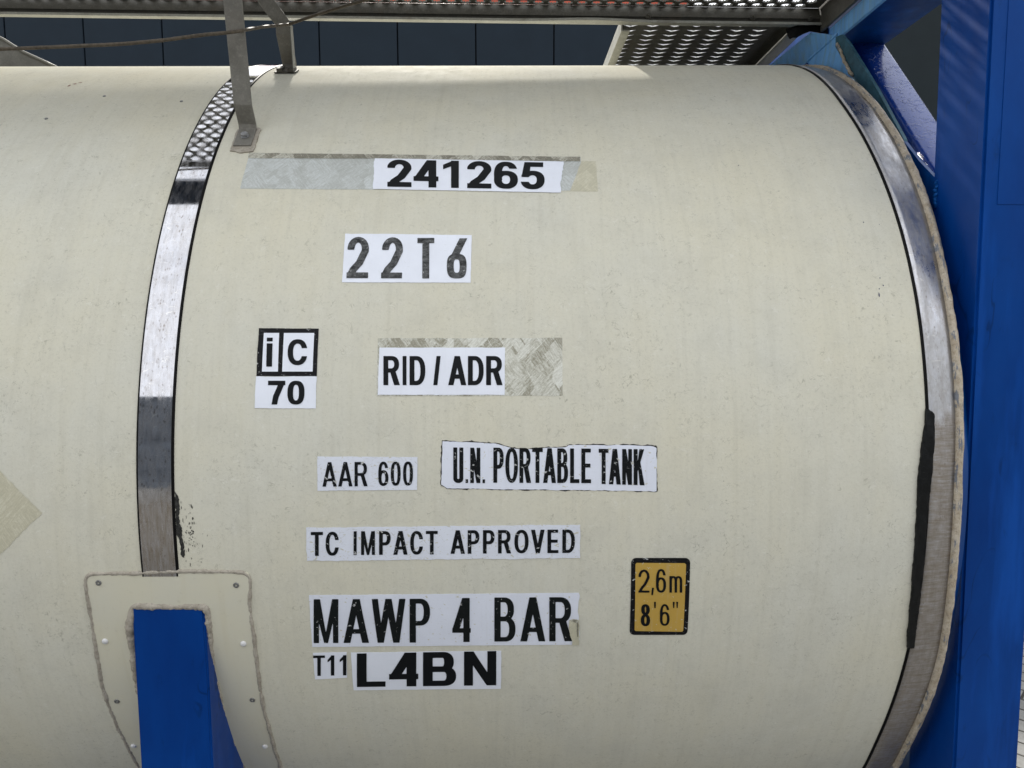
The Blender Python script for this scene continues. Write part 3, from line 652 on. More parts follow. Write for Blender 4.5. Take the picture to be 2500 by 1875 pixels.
# ---- middle band
def xm(s): return 0.0
mb = strip_mesh('steel_band', 'band', T, -5.1*K, R*math.pi, 560, [(-.7248, .003), (-.70, .003), (-.68, .003), (-.6592, .003)])
mb['label'] = 'mirror bright steel band mirroring the perforated walkway'
strip_mesh('joint_seal', 'rubber', mb, -5.1*K, R*math.pi, 560, [(-.7285, 0), (-.7280, .0022), (-.7265, .0034), (-.7245, .0036), (-.7243, .001)])
strip_mesh('joint_seal', 'rubber', mb, -5.1*K, R*math.pi, 560, [(-.6597, .001), (-.6595, .0036), (-.6575, .0034), (-.6556, .0018), (-.6548, 0)])
mb2 = strip_mesh('steel_band', 'band', T, -R*math.pi, R*math.pi, 360, [(-2.722, -.001), (-2.7219, .0032), (-2.69, .0036), (-2.6619, .0032), (-2.6618, -.001)])

# ---- cover plate round the saddle
def P2(l): return [(x, a*K) for x, a in l]
outer = P2([(-.8405, -5.35), (-.838, -5.0), (-.833, -4.86), (-.75, -4.83), (-.68, -4.66), (-.60, -4.66), (-.522, -4.75), (-.5175, -4.95), (-.5155, -5.3), (-.5165, -6.5), (-.5210, -8.3), (-.5209, -12.3), (-.5253, -19.6), (-.5255, -25.6), (-.528, -31.7), (-.53, -42), (-.853, -42), (-.8500, -31.5), (-.8498, -26.4), (-.8514, -21.7), (-.8511, -16.9), (-.8432, -12.2), (-.8408, -8.0)])
inner = P2([(-.756, -8.2), (-.682, -8.3), (-.6085, -8.35), (-.6060, -10.1), (-.614, -13.2), (-.616, -18.2), (-.618, -23.9), (-.616, -31.7), (-.616, -42), (-.778, -42), (-.7775, -25), (-.776, -16.9), (-.770, -14.0), (-.7675, -11.1)])
pl = wrap('saddle_cover', [outer[:15]+[inner[8], ]+inner[0:9][::-1][1:]+inner[9:][::-1]+[inner[9]][:0]+outer[16:]] if 0 else [outer, [(x, max(s, -41.9*K)) for x, s in inner]], 'cover', T, .0025, .0025)
pl['label'] = 'yellowed riveted cover sheet around the blue saddle'
def bead(name, path, r, seed, mat='sealant', parent=None, close=False, d0=.001):
    rr = random.Random(seed); dense = []
    for a, b in zip(path, path[1:]+(path[:1] if close else [])):
        n = max(1, int(math.hypot(b[0]-a[0], b[1]-a[1])/.004))
        for k in range(n): dense.append((a[0]+(b[0]-a[0])*k/n, a[1]+(b[1]-a[1])*k/n))
    sm = []
    for i in range(len(dense)):
        q = [dense[min(max(i+k, 0), len(dense)-1)] for k in (-2, -1, 0, 1, 2)]; sm.append((sum(p[0] for p in q)/5, sum(p[1] for p in q)/5))
    rs = []; v = 0; pts = []; wx = 0
    for x, s in sm:
        v = v*.8+rr.gauss(0, .09); wx = wx*.85+rr.gauss(0, .00035); rs.append(r*(1+max(-.35, min(.5, v)))); pts.append(cyl(x+wx, s+wx*.6, d0))
    bm = bmesh.new(); add_tube(bm, pts, r, 8, .08, True, lambda i: rs[i]); return finish(name, bm, mat, parent or T, True)
bead('sealant_bead', outer[15:16]*0+outer[16:]+outer[:15], .0046, 1, parent=pl, d0=-.0003)
bead('sealant_bead', inner[9:]+inner[:9], .0085, 2, parent=pl, d0=-.0008)
def dome(name, x, s, r, h, mat, parent, hollow=False, d=.0025):
    c = cyl(x, s, d); nrm = (cyl(x, s, 1)-cyl(x, s, 0)).normalized(); ux = Vector((1, 0, 0)); uy = nrm.cross(ux)
    bm = bmesh.new(); rows = []
    pr = [(1, -.1), (1, .15), (.9, .5), (.65, .85), (.35, .97), (0, 1)] if not hollow else [(1, -.1), (1, .35), (.85, .6), (.45, .6), (.36, .55), (.34, -.05), (0, -.05)]
    for a, b in pr:
        if a == 0: rows.append([bm.verts.new(c+nrm*h*b)]); continue
        rows.append([bm.verts.new(c+ux*r*a*math.cos(t*math.pi/10)+uy*r*a*math.sin(t*math.pi/10)+nrm*h*b) for t in range(20)])
    for p, q in zip(rows, rows[1:]):
        for t in range(20):
            if len(q) == 1: bm.faces.new((p[t], p[(t+1) % 20], q[0]))
            else: bm.faces.new((p[t], p[(t+1) % 20], q[(t+1) % 20], q[t]))
    return finish(name, bm, mat, parent, True)
for i, (x, a) in enumerate([(-.8154, -5.72), (-.5436, -6.02), (-.8218, -12.01), (-.5424, -12.37), (-.8307, -19.58), (-.5445, -19.49), (-.834, -26.69), (-.5445, -26.93)]):
    wh = (i//2) % 2; o = dome('rivet', x, a*K, .0064 if wh else .0058, .0042 if wh else .003, 'rivet_white' if wh else 'rivet_grey', pl, hollow=not wh)
    o['label'] = 'white domed rivet' if wh else 'dull grey hollow rivet'
# ---- blue saddle foot
bm = bmesh.new()
ys_ = -1.192
fr = [(-.7560, ys_, .2), (-.7560, ys_, 1.178), (-.612, ys_, 1.178), (-.609, ys_, 1.04), (-.609, ys_, .2)]
add_prism(bm, fr, (0, .5, 0)); bmesh.ops.recalc_face_normals(bm, faces=bm.faces)
bmesh.ops.bevel(bm, geom=[e for e in bm.edges if all(v.co.y < ys_+.01 for v in e.verts)], offset=.004, segments=3, affect='EDGES')
finish('saddle_foot', bm, 'blue_face', T)['label'] = 'deep blue upright foot passing through the cover'

# ---- corner post, rails, brace, gussets
def shear(o):
    for v in o.data.vertices: v.co.x += (2.35-v.co.z)*.0145 if v.co.z < 2.7 else 0
    return o
post = shear(box_obj('corner_post', .9135, 1.050, -1.15, -.985, 0, 2.75, 'blue_face', T, bev=.005))
post['label'] = 'deep blue corner post at the right edge'
shear(box_obj('doubler_plate', .945, 1.056, -1.1510, -1.14, 1.965, 2.75, 'blue_face', post, bev=.003))
bm = bmesh.new(); pts = []; rr = random.Random(8)
for i in range(34): pts.append(cyl(0, 0, 0)*0+Vector((.922+rr.gauss(0, .0012), -1.0+rr.gauss(0, .0015), 1.985+.055*i/33)))
add_tube(bm, pts, .0045, 8, .12); finish('weld_seam', bm, 'blue', post, True)
box_obj('top_side_rail', -3.2, 1.06, -1.205, -1.068, 2.60, 2.72, 'rail_blue', T, bev=.004)
box_obj('top_rail', .948, 1.113, -.985, 1.1, 2.545, 2.66, 'blue', T, bev=.004)
o = box_obj('rail_strip', .938, .9475, -.986, -.40, 2.536, 2.583, 'oldblue', T, bev=.001); o['label'] = 'faded light blue strip along the top rail'
bm = bmesh.new(); P0 = Vector((0, -.404, 2.536)); d = Vector((0, -.6926, -.7213)); nn = Vector((0, -.7213, .6926))
A0, A1 = P0-d*.12, P0+d*.62; rows = []
prf = [(1.105, -.09), (1.012, -.09), (1.010, -.012)]+[(1.010+.016*(1-math.cos(t)), -.016*(1-math.sin(t))) for t in [math.pi/2*k/6 for k in range(7)]]+[(1.098, 0), (1.105, -.004)]
for i in range(31):
    q = A0.lerp(A1, i/30); rows.append([bm.verts.new(q+Vector((x, 0, 0))+nn*h_) for x, h_ in prf])
for p_, q_ in zip(rows, rows[1:]):
    for k in range(len(prf)):
        f = bm.faces.new((p_[k], p_[(k+1) % len(prf)], q_[(k+1) % len(prf)], q_[k])); f.smooth = 2 <= k <= 9
bm.faces.new(rows[0]); bm.faces.new(rows[-1][::-1])
o = finish('corner_brace', bm, 'blue_wavy', T); o['label'] = 'glossy blue diagonal brace with runny crazed paint'
def arcpts(a0, a1, r, n=14): return [(-r*math.cos(rad(a0+(a1-a0)*i/n)), ZA+r*math.sin(rad(a0+(a1-a0)*i/n))) for i in range(n+1)]
def xplate(name, yz, x, th, mat, parent, label=None):
    bm = bmesh.new(); me = fill2d([yz]); bm.from_mesh(me); bpy.data.meshes.remove(me)
    be = [e for e in bm.edges if e.is_boundary]; ex = bmesh.ops.extrude_edge_only(bm, edges=be); vs2 = [v for v in ex['geom'] if isinstance(v, bmesh.types.BMVert)]
    for v in vs2: v.co.z = 1
    bottom = bmesh.ops.contextual_create(bm, geom=[e for e in bm.edges if e.is_boundary])
    for v in bm.verts: y, z, k = v.co; v.co = (x+k*th, y, z)
    o = finish(name, bm, mat, parent)
    if label: o['label'] = label
    return o
# old light blue gusset beside the tank end and toe, shade coloured into both
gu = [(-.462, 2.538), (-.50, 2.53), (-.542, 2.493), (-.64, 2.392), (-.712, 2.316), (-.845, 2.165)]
xplate('end_gusset', gu+arcpts(40, 66, 1.15), .930, .008, 'teal', T, 'light blue gusset plate following the tank end, shade painted in')
gl = [(-.843, 2.163), (-.916, 2.099), (-.9915, 2.042), (-.984, 1.985), (-.984, 1.80)]
xplate('end_gusset', gl+arcpts(24, 39.6, 1.15), .9295, .008, 'blue', T, 'toe of the gusset at the corner post, shaded by its dark blue colour')
lo = [(-1.149, 1.0), (-1.149, .12), (-.2, .12)]
xplate('lower_gusset', lo+arcpts(-80, -17, 1.15), .956, .008, 'blue', T, 'dark blue plate filling the corner below the tank end')
bm = bmesh.new(); add_prism(bm, [(.839, -.2, 2.49), (.839, -.2, 2.549), (.9, -.36, 2.589), (.935, -.455, 2.545), (.905, -.33, 2.515), (.87, -.24, 2.48)], (.004, .006, .002))
add_prism(bm, [(.905, -.331, 2.5145), (.935, -.456, 2.545), (.932, -.60, 2.375), (.90, -.42, 2.44)], (.003, .008, .002))
finish('top_gusset', bm, 'oldblue', T)['label'] = 'sky blue two sided plate behind the top of the tank end'
bm = bmesh.new(); rr = random.Random(4); A_, B_ = Vector((.936, -.458, 2.546)), Vector((.905, -.331, 2.516))
add_tube(bm, [A_.lerp(B_, i/20)+Vector((0, rr.gauss(0, .0006), rr.gauss(0, .0006))) for i in range(21)], .0042, 8, .15); finish('weld_seam', bm, 'oldblue', T, True)
bm = bmesh.new(); path = [(.928, -.475, 2.515), (.927, -.50, 2.488), (.926, -.53, 2.452), (.925, -.555, 2.42), (.924, -.59, 2.388)]
add_tube(bm, [Vector(a_).lerp(Vector(b_), k/8)+Vector((0, rr.gauss(0, .001), rr.gauss(0, .001))) for a_, b_ in zip(path, path[1:]) for k in range(8)], .004, 8, .3); finish('sealant_bead', bm, 'rim', T, True)

# ---- walkway
def grating(name, x0, x1, y0, y1, z, px, py, hx, hy, parent, mats, stagger=True, lip=.006, crescent=False, tilt=None, teeth=True):
    bm = bmesh.new(); N = 16; nr = max(1, int((y1-y0)/py)); py = (y1-y0)/nr; rg = random.Random(2)
    for r in range(nr):
        yc = y0+py*(r+.5); off = px/2 if (stagger and r % 2) else 0
        nc = int((x1-x0)/px); xs_ = [x0+off+px*i for i in range(nc+1)]
        if off: add = [(x0, x0+off)]
        cells = [(xa, min(xa+px, x1)) for xa in xs_ if xa < x1-1e-4]
        if off:
            v = [bm.verts.new(p) for p in ((x0, yc-py/2, z), (x0+off, yc-py/2, z), (x0+off, yc+py/2, z), (x0, yc+py/2, z))]; bm.faces.new(v)
        for xa, xb in cells:
            if xb-xa < px*.98:
                v = [bm.verts.new(p) for p in ((xa, yc-py/2, z), (xb, yc-py/2, z), (xb, yc+py/2, z), (xa, yc+py/2, z))]; bm.faces.new(v); continue
            xc = (xa+xb)/2; ro, ri = [], []
            for k in range(N):
                t = 2*math.pi*k/N; c_, s_ = math.cos(t), math.sin(t)
                m_ = max(abs(c_), abs(s_)); ro.append(bm.verts.new((xc+c_/m_*px/2, yc+s_/m_*py/2, z)))
                if crescent: hxx = hx*c_; hyy = hy*(1.15*(1-abs(c_))**1.0 if s_ >= 0 else -.1+.45*(1-abs(c_)))
                else: hxx, hyy = hx*c_*(1-.42*max(0, s_)), hy*s_*(1.08 if s_ > 0 else 1)
                ri.append((xc+hxx, yc+hyy))
            rv = [bm.verts.new((p[0], p[1], z)) for p in ri]
            for k in range(N):
                k2 = (k+1) % N; bm.faces.new((ro[k], ro[k2], rv[k2], rv[k]))
            # raised collar round the hole, its edge cut into teeth
            top = []
            for k in range(N):
                t = 2*math.pi*k/N; s_ = math.sin(t); f_ = .93
                hgt = lip*(1+.35*((k % 2)*2-1)) if teeth else lip
                top.append(bm.verts.new((xc+(ri[k][0]-xc)*f_, yc+(ri[k][1]-yc)*f_, z+hgt)))
            for k in range(N):
                k2 = (k+1) % N; f = bm.faces.new((rv[k], rv[k2], top[k2], top[k])); f.material_index = 1
    if tilt:
        for v in bm.verts: v.co.z += tilt(v.co.x)
    return finish(name, bm, mats, parent, recalc=False)
tl = lambda x: -.0138*x
bend = lambda x: -.0138*x+.005*math.exp(-((x-.25)/.12)**2)
# inner beam: an angle with its pale toe turned up
bm = bmesh.new(); N = 80
rows = []
sect = [(-.352, 2.652, 0), (-.360, 2.652, 0), (-.360, 2.6265, 0), (-.372, 2.6255, 0), (-.372, 2.6185, 0), (-.352, 2.6185, 0)]
for i in range(N+1):
    x = -3.2+(.936+3.2)*i/N
    rows.append([bm.verts.new((x, y, z+(bend(x) if j in (3, 4) else tl(x)))) for j, (y, z, _) in enumerate(sect)])
for a, b in zip(rows, rows[1:]):
    for k in range(6):
        f = bm.faces.new((a[k], a[(k+1) % 6], b[(k+1) % 6], b[k])); f.material_index = 1 if k in (2, 3, 4) else 0
bm.faces.new(rows[0]); bm.faces.new(rows[-1][::-1])
wk = finish('walkway', bm, ['galv_web', 'galv_pale'], T); wk['label'] = 'weathered galvanised walkway along the top of the tank'
gr = grating('walkway_grating', -3.2, .925, -.955, -.3515, 2.6735, .043, .0285, .0160, .0120, wk, ['grate', 'grate'], tilt=tl, lip=.005)
# folded side of the plank
bm = bmesh.new(); rows = []
for i in range(61):
    x = -3.2+(.925+3.2)*i/60; rows.append([bm.verts.new((x, y, z+tl(x))) for y, z in ((-.3510, 2.6735), (-.3545, 2.671), (-.3585, 2.664), (-.3615, 2.655), (-.3635, 2.646), (-.3640, 2.6385))])
for a, b in zip(rows, rows[1:]):
    for k in range(5): bm.faces.new((a[k], a[k+1], b[k+1], b[k]))
finish('folded_edge', bm, 'galv', gr, True, recalc=False)
box_obj('outer_beam', -3.2, .90, -.992, -.957, 2.635, 2.676, 'galv_web', wk, tilt=tl)
for x, y in ((.415, 0), (.724, 0), (.896, 0), (-1.9, 0)):
    bm = bmesh.new(); c = Vector((x, -.3650, 2.6385+tl(x)))
    for r_, y0, y1, nseg in ((.0085, 0, -.0025, 20), (.0062, -.0025, -.0085, 6), (.0032, -.0085, -.018, 12)):
        A1 = [bm.verts.new(c+Vector((r_*math.cos(2*math.pi*k/nseg), y0, r_*math.sin(2*math.pi*k/nseg)))) for k in range(nseg)]
        B1 = [bm.verts.new(c+Vector((r_*math.cos(2*math.pi*k/nseg), y1, r_*math.sin(2*math.pi*k/nseg)))) for k in range(nseg)]
        for k in range(nseg): bm.faces.new((A1[k], A1[(k+1) % nseg], B1[(k+1) % nseg], B1[k]))
        bm.faces.new(B1)
    finish('bolt', bm, 'galv', wk)
# end flange by the blue rail
bm = bmesh.new(); add_box(bm, .926, .9335, -.97, -.345, 2.587, 2.674); finish('end_plate', bm, 'galv', wk)
# black rubber flap
fl = [(.826, 2.598), (.829, 2.583), (.836, 2.566), (.845, 2.571), (.858, 2.573), (.875, 2.581), (.896, 2.589), (.93, 2.584), (.960, 2.580), (.950, 2.603), (.90, 2.6065), (.86, 2.607)]
bm = bmesh.new(); add_prism(bm, [(x, -.368+.004*math.sin(x*200), z) for x, z in fl], (0, .004, 0)); finish('rubber_flap', bm, 'rubber', wk)['label'] = 'torn black rubber flap under the beam'
# cross walkway
cw = empty('cross_walkway'); bpy.data.objects.remove(cw)
X0, X1, Y0, Y1 = .338, .885, -.345, .60
bm = bmesh.new()
add_box(bm, X0, X0+.004, Y0, Y1, 2.598, 2.640); add_box(bm, X0+.0041, X0+.026, Y0, Y1, 2.598, 2.602)
cw = finish('cross_walkway', bm, 'galv_pale', T); cw['label'] = 'short perforated platform crossing the tank top at right'
bm = bmesh.new()
add_box(bm, X1-.004, X1, Y0, Y1, 2.598, 2.640); add_box(bm, X1-.036, X1-.0041, Y0, Y1, 2.598, 2.602)
finish('side_rail', bm, 'galv_pale', cw)
grating('walkway_grating', X0+.0045, X1-.0045, Y0, Y1, 2.638,   .068, .0365, .023, .0135, cw, ['grate', 'tooth'], stagger=False, lip=.0085, crescent=True)

# ---- struts and feet
def strap(name, pts, wdt, th, mat, parent, axis=Vector((1, 0, 0)), label=None):
    bm = bmesh.new(); pts = [Vector(p) for p in pts]; rows = []
    for i, p in enumerate(pts):
        q = (pts[min(i+1, len(pts)-1)]-pts[max(i-1, 0)]).normalized(); u = (axis-q*axis.dot(q)).normalized(); v = q.cross(u).normalized()
        rows.append([bm.verts.new(p+u*sx*wdt/2+v*sy*th/2) for sx, sy in ((-1, -1), (1, -1), (1, 1), (-1, 1))])
    for a, b in zip(rows, rows[1:]):
        for k in range(4): bm.faces.new((a[k], a[(k+1) % 4], b[(k+1) % 4], b[k]))
    bm.faces.new(rows[0]); bm.faces.new(rows[-1][::-1]); bmesh.ops.recalc_face_normals(bm, faces=bm.faces)
    bmesh.ops.bevel(bm, geom=[e for e in bm.edges], offset=.0008, segments=1, affect='EDGES')
    o = finish(name, bm, mat, parent)
    if label: o['label'] = label
    return o
f1 = cyl(-.6015, 40.8*K, .004); f2 = cyl(-.602, 43.8*K, .004)
s1 = strap('strut', [f1, f2, f2+Vector((0, -.002, .012)), Vector((-.600, -.9, 2.23)), Vector((-.5965, -.946, 2.436)), Vector((-.5925, -.9785, 2.66))], .0405, .005, 'strap', T, label='flat grey strut in front, bolted beside the polished band')
c = cyl(-.601, 42.37*K, .0065); nrm = (cyl(0, 42.37*K, 1)-cyl(0, 42.37*K, 0)); ux = Vector((1, 0, 0)); uy = nrm.cross(ux)
bm = bmesh.new()
for r_, h0, h1, ns in ((.0098, 0, .002, 24), (.0086, .002, .0075, 6)):
    A1 = [bm.verts.new(c+(ux*math.cos(2*math.pi*k/ns+.3)+uy*math.sin(2*math.pi*k/ns+.3))*r_+nrm*h0) for k in range(ns)]
    B1 = [bm.verts.new(c+(ux*math.cos(2*math.pi*k/ns+.3)+uy*math.sin(2*math.pi*k/ns+.3))*r_*.97+nrm*h1) for k in range(ns)]
    for k in range(ns): bm.faces.new((A1[k], A1[(k+1) % ns], B1[(k+1) % ns], B1[k]))
    bm.faces.new(B1)
finish('bolt', bm, 'bolt', s1)
ft = P2([(-.627, 43.9), (-.6265, 40.1), (-.60, 39.75), (-.574, 40.0), (-.573, 44.0), (-.58, 44.3), (-.62, 44.2)])
wrap('sealant_pad', [rough_outline(ft, .0006, .004, 9)], 'sealant', s1, .003, .003)
g1 = cyl(-.600, 61.5*K, .004); g2 = cyl(-.600, 63.6*K, .006)
s2 = strap('strut', [g1, g2, g2+Vector((0, 0, .012)), Vector((-.598, -.588, 2.50)), Vector((-.597, -.597, 2.526)), Vector((-.615, -.603, 2.549)), Vector((-.660, -.606, 2.612)), Vector((-.70, -.61, 2.665))], .038, .005, 'strap', T, label='bent flat strut behind, with a clip at its foot')
# pale edge of the rear strut and its clip
bm = bmesh.new(); add_prism(bm, [(-.5795, -.574, 2.405), (-.5775, -.574, 2.405), (-.5765, -.596, 2.525), (-.5785, -.596, 2.525)], (0, .022, 0)); finish('edge_lip', bm, 'galv_pale', s2)
bm = bmesh.new()
for xa, xb, h in ((-.629, -.572, .005), (-.622, -.608, .014), (-.592, -.577, .012)):
    vs_ = [bm.verts.new(cyl(x, s*K, d)) for x in (xa, xb) for s in (61.2, 63.0) for d in (.001, h)]
    for q in ((0, 1, 3, 2), (4, 6, 7, 5), (0, 4, 5, 1), (2, 3, 7, 6), (0, 2, 6, 4), (1, 5, 7, 3)): bm.faces.new([vs_[i] for i in q])
finish('clip', bm, 'galv', s2)

# ---- collar plate at the far left of the tank top
bm = bmesh.new(); pa = [(-2.4, 2.48), (-2.4, 2.90), (-2.1, 2.86), (-1.755, 2.708), (-1.704, 2.681), (-1.645, 2.643), (-1.583, 2.615), (-1.52, 2.585), (-1.50, 2.50)]
add_prism(bm, [(x, -.05, z) for x, z in pa], (0, .005, 0)); sp = finish('side_plate', bm, 'galv', T); sp['label'] = 'curved grey plate at the upper left corner'
bm = bmesh.new(); add_tube(bm, [(x, -.052, z+.003) for x, z in pa[1:8]], .0055, 8); finish('rolled_edge', bm, 'galv', sp, True)

# ================================================================ stickers on the jacket
def label(name, quad, mat, words, ink, lbl, d=.0010, seed=0, jit=.00014, torn=(), outline=None):
    o = wrap(name, [outline or rough_outline(quad, jit, .006, seed, torn)], mat, T, d, .0006); o['label'] = lbl
    ct = []
    for txt, q, t, b, tr in words: ct += word(txt, q, t, b, tr)
    if ct: wrap('lettering', ct, ink, o, d+.0007)
    return o
def wq(key, t, b, tr=0): return [(txt, q, t, b, tr) for txt, q in WORDS[key]]
def res(name, quad, mat, d, seed, lbl, jit=.0003):
    o = wrap(name, [rough_outline(quad, jit, .006, seed)], mat, T, d); o['label'] = lbl; return o
res('glue_residue', BOX['res1'], 'residue', .0004, 11, 'long silvery strip of old glue under the top number')
res('glue_residue', BOX['res1top'], 'residue_dark', .0009, 12, 'brown scraped strip along the upper edge of the top number')
res('glue_residue', BOX['res1b'], 'residue_pale', .0003, 13, 'pale patch at the right end of the top number')
res('glue_residue', BOX['ridres'], 'residue_streak', .0004, 14, 'square of diagonal scrape marks behind the RID / ADR sticker')
label('number_sticker', BOX['241265'], 'white', wq('241265', .205, .17), 'ink', 'white sticker reading 241265, torn at both ends', .0016, 21, torn={1: .0011, 3: .0009})
q = BOX['22T6']
ws = []
for txt, qq in WORDS['22T6']: ws.append(('6s' if txt == '6' else txt, qq, .15, .135, 0))
label('type_code_sticker', q, 'white', ws, 'ink_fade', 'white sticker reading 22T6 in faded letters', seed=22, jit=.0002)
o = wrap('code_sticker', [rough_outline(BOX['icblk'], .00012, .006, 23)], 'ink_frame', T, .0010, .0006); o['label'] = 'black square sticker with the letters iC in two white windows'
for kx in ('icw1', 'icw2'): wrap('white_window', [BOX[kx]], 'white', o, .0017)
ct = []
for txt, qq in WORDS['ic']: ct += word(txt, qq, .20, .17)
wrap('lettering', ct, 'ink', o, .0024)
label('code_sticker', BOX['70'], 'white', wq('70', .235, .17), 'ink', 'white sticker reading 70 below the iC square', seed=24, jit=.0002)
label('approval_sticker', BOX['rid'], 'white', wq('rid', .165, .145), 'ink', 'white sticker reading RID / ADR', .0013, 25, .0002)
label('approval_sticker', BOX['aar'], 'white_old', wq('aar', .13, .115, 55), 'ink_scr', 'scuffed white sticker reading AAR 600', seed=26)
# U.N. sticker with a worn upper edge and dirty outline
a, b, c_, d_ = [Vector(p) for p in BOX['un']]
notch = [(0, 0), (.12, .002), (.25, .006), (.285, .014), (.33, .024), (.38, .028), (.46, .022), (.53, .019), (.575, .016), (.59, .008), (.72, .006), (.9, .005), (.985, .008), (1, .014)]
top = [tuple(a.lerp(b, u)+Vector((0, -v*.5))) for u, v in notch]
unq = top+[tuple(c_), tuple(d_+Vector((.012, 0))), tuple(d_+Vector((0, .008)))]
gx = [(x+(.0016 if x > .1 else -.0014), s+(.0018 if s > .1 else -.001)) for x, s in unq]
wrap('dirt_outline', [rough_outline(gx, .0007, .004, 31)], 'dirtline', T, .0004)['label'] = 'dark dirt line framing the U.N. sticker'
label('approval_sticker', None, 'white_torn', wq('un', .112, .112), 'ink_scr', 'white sticker reading U.N. PORTABLE TANK, worn along its upper edge', .0011, outline=rough_outline(unq, .0003, .005, 32))
label('approval_sticker', BOX['tc'], 'white_old', wq('tc', .15, .13, 75), 'ink_scr', 'badly scratched white sticker reading TC IMPACT APPROVED', seed=27, jit=.0004)
label('pressure_sticker', BOX['mawp'], 'white_torn', wq('mawp', .125, .105, 60), 'ink_soft', 'large white sticker reading MAWP 4 BAR with its right end peeled', seed=28, jit=.00015, torn={1: .0009})
mw = [o_ for o_ in T.children if o_.name.startswith('pressure_sticker')][0]
wrap('peeled_corner', [rough_outline([(0.1188, -0.2077), (0.1278, -0.2046), (0.1376, -0.2065), (0.1395, -0.2191), (0.1403, -0.2671), (0.1256, -0.267), (0.1262, -0.2561), (0.1211, -0.242), (0.1183, -0.2236)], .0002, .003, 77)], 'residue_pale', mw, .0024)
wrap('lifted_edge', [rough_outline([(0.12, -0.2082), (0.1278, -0.2055), (0.1373, -0.2078), (0.1382, -0.2468), (0.1358, -0.2458), (0.1343, -0.2146), (0.1259, -0.21)], .0002, .003, 78)], 'residue_dark', mw, .0030)
label('code_sticker', BOX['t11'], 'white', wq('t11', .135, .12, 40), 'ink', 'small white sticker reading T11', seed=29)
label('code_sticker', BOX['l4bn'], 'white', wq('l4bn', .225, .165), 'ink', 'white sticker reading L4BN in wide bold letters', .0012, 30, .0002)
# height sticker
def rquad(q, r, n=6):
    out_ = []; q = [Vector(p) for p in q]
    for i in range(4):
        p, a, b = q[i], q[i-1], q[(i+1) % 4]; u, v = (a-p).normalized(), (b-p).normalized()
        for k in range(n+1):
            t = math.pi/2*k/n; w_ = p+(u+v)*r-u*r*math.sin(t)-v*r*math.cos(t)
            out_.append((p+(u+v)*r-v*r*math.cos(t)-u*r*math.sin(t))[:])
        seg = out_[-(n+1):]
        if (Vector(seg[0])-a).length > (Vector(seg[-1])-a).length: out_[-(n+1):] = seg[::-1]
    return out_
o = wrap('height_sticker', [rquad(BOX['yo'], .010)], 'ink_frame', T, .0010, .0006); o['label'] = 'amber height sticker reading 2,6m and 8\'6" with a black border'
wrap('amber_field', [rquad(BOX['yi'], .004)], 'yellow', o, .0017)
ct = []
for txt, qq in WORDS['y1']:
    sm_ = (Vector(qq[0])-Vector(qq[3])).length
    ct += word(txt, qq, {'8': .145, ',': .2, 'm': .14}.get(txt, .105), {'8': .11, 'm': .115}.get(txt, .09))
wrap('lettering', ct, 'ink', o, .0024)
# old placard ghost at the left edge
cx, cs = -1.088, .03
wrap('placard_residue', [rough_outline([(cx, cs+.172), (-.914, .0235), (cx, cs-.17), (cx-.175, cs)], .0006, .006, 40)], 'residue_pale', T, .0005)['label'] = 'diamond shaped grey glue mark at the left edge'
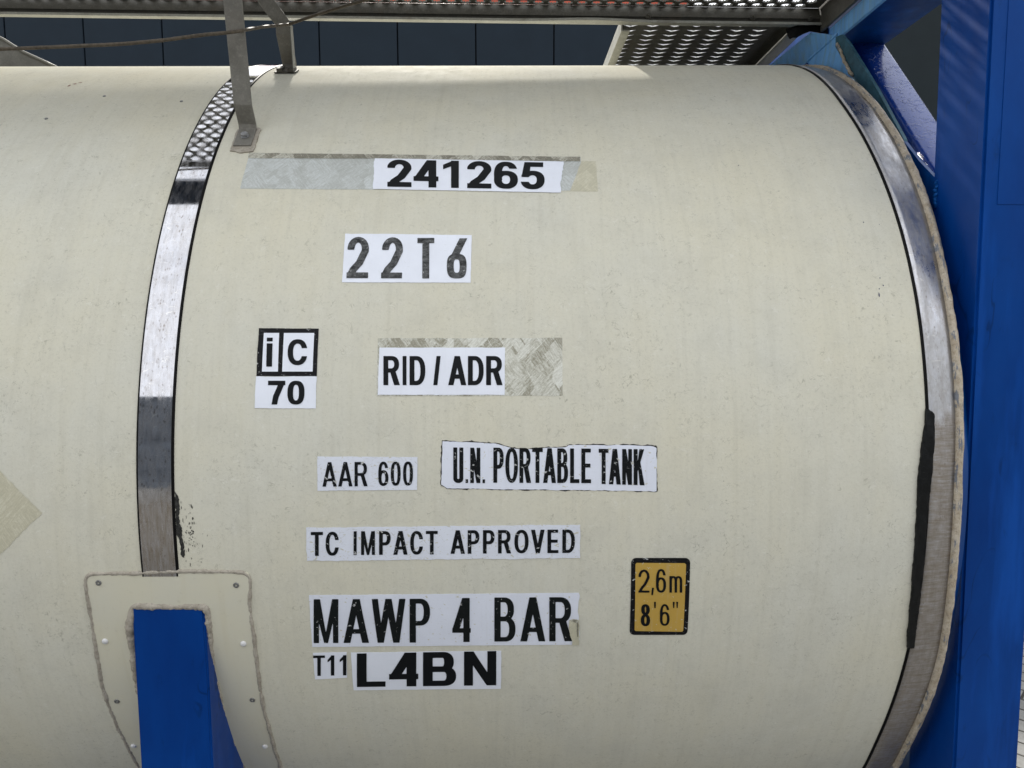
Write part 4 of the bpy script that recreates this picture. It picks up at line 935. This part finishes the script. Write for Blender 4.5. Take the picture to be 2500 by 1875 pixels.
# ---- marks
def blob(name, x, s, rx, rs, mat, seed, n=11, d=.0006, parent=None):
    r = random.Random(seed); pts = [(x+rx*math.cos(2*math.pi*k/n)*r.uniform(.55, 1.15), s+rs*math.sin(2*math.pi*k/n)*r.uniform(.55, 1.15)) for k in range(n)]
    return pts
sm = [rough_outline(P2([(-.6545, 3.1), (-.6475, 2.5), (-.645, 1.4), (-.6465, .2), (-.644, -.8), (-.641, -2.1), (-.643, -3.3), (-.6475, -2.6), (-.6495, -1.6), (-.6555, -.8)]), .0009, .003, 50)]
rr = random.Random(12)
for k in range(45):
    x = -.644+abs(rr.gauss(0, .020)); a = rr.uniform(-4.2, 2.2)
    if x > -.600 and rr.random() < .6: continue
    w_ = rr.uniform(.0003, .0009); sm.append(blob('', x, a*K, w_, w_*rr.uniform(1.5, 6), '', k, 7))
for k in range(20): sm.append(blob('', -.624+rr.gauss(0, .004), (-.9+rr.gauss(0, .8))*K, rr.uniform(.0006, .0022), rr.uniform(.0008, .0035), '', 300+k, 8))
wrap('paint_smear', sm, 'smear', T, .0007)['label'] = 'black smears beside the middle band'
wrap('red_scuff', [blob('', -1.114, 1.181, .006, .004, '', 3), blob('', -1.122, 1.166, .004, .008, '', 4), blob('', -1.106, 1.192, .005, .003, '', 5)], 'redscuff', T, .0006)
fk = []
for i, (x, s, a_, b_) in enumerate([(.7477, .6256, .0016, .0017), (.7608, .4755, .0013, .002), (.7493, .4548, .0012, .0055), (.7515, .4680, .0014, .0016), (.757, .492, .0012, .0014), (.5094, .7894, .0018, .0012), (.78, .62, .001, .001), (.70, .55, .0008, .001)]): fk.append(blob('', x, s, a_, b_, '', 60+i, 9))
for q_ in fk: wrap('paint_fleck', [q_], 'bluefleck', T, .0006)
for x, s in ((-1.0011, 1.0921), (-1.0914, .9726), (-.80, 1.06)): dome('rivet', x, s, .0042, .002, 'rivet_grey', T, False, 0)
for q_ in (blob('', -1.0594, 1.0398, .004, .0015, '', 70), blob('', -.7808, 1.0213, .004, .0014, '', 71)): wrap('paint_chip', [q_], 'rivet_white', T, .0006)

# ================================================================ cable
rp = [Vector(p) for p in [(-2.2, -1.03, 2.29), (-1.5, -1.03, 2.296)]+ROPE+[(.1, -.80, 2.64)]]
def catmull(p, m=10):
    out_ = []
    for i in range(1, len(p)-2):
        for k in range(m):
            t = k/m; a, b, c_, d_ = p[i-1:i+3]
            out_.append(.5*((2*b)+(c_-a)*t+(2*a-5*b+4*c_-d_)*t*t+(3*b-a-3*c_+d_)*t**3))
    return out_+[p[-2]]
bm = bmesh.new(); cpts = catmull(rp); add_tube(bm, cpts, .0038, 10, .06)
o = finish('cable', bm, 'rope', None, True); tag(o, 'brown slack cable running in front of the two struts above the tank', 'cable')
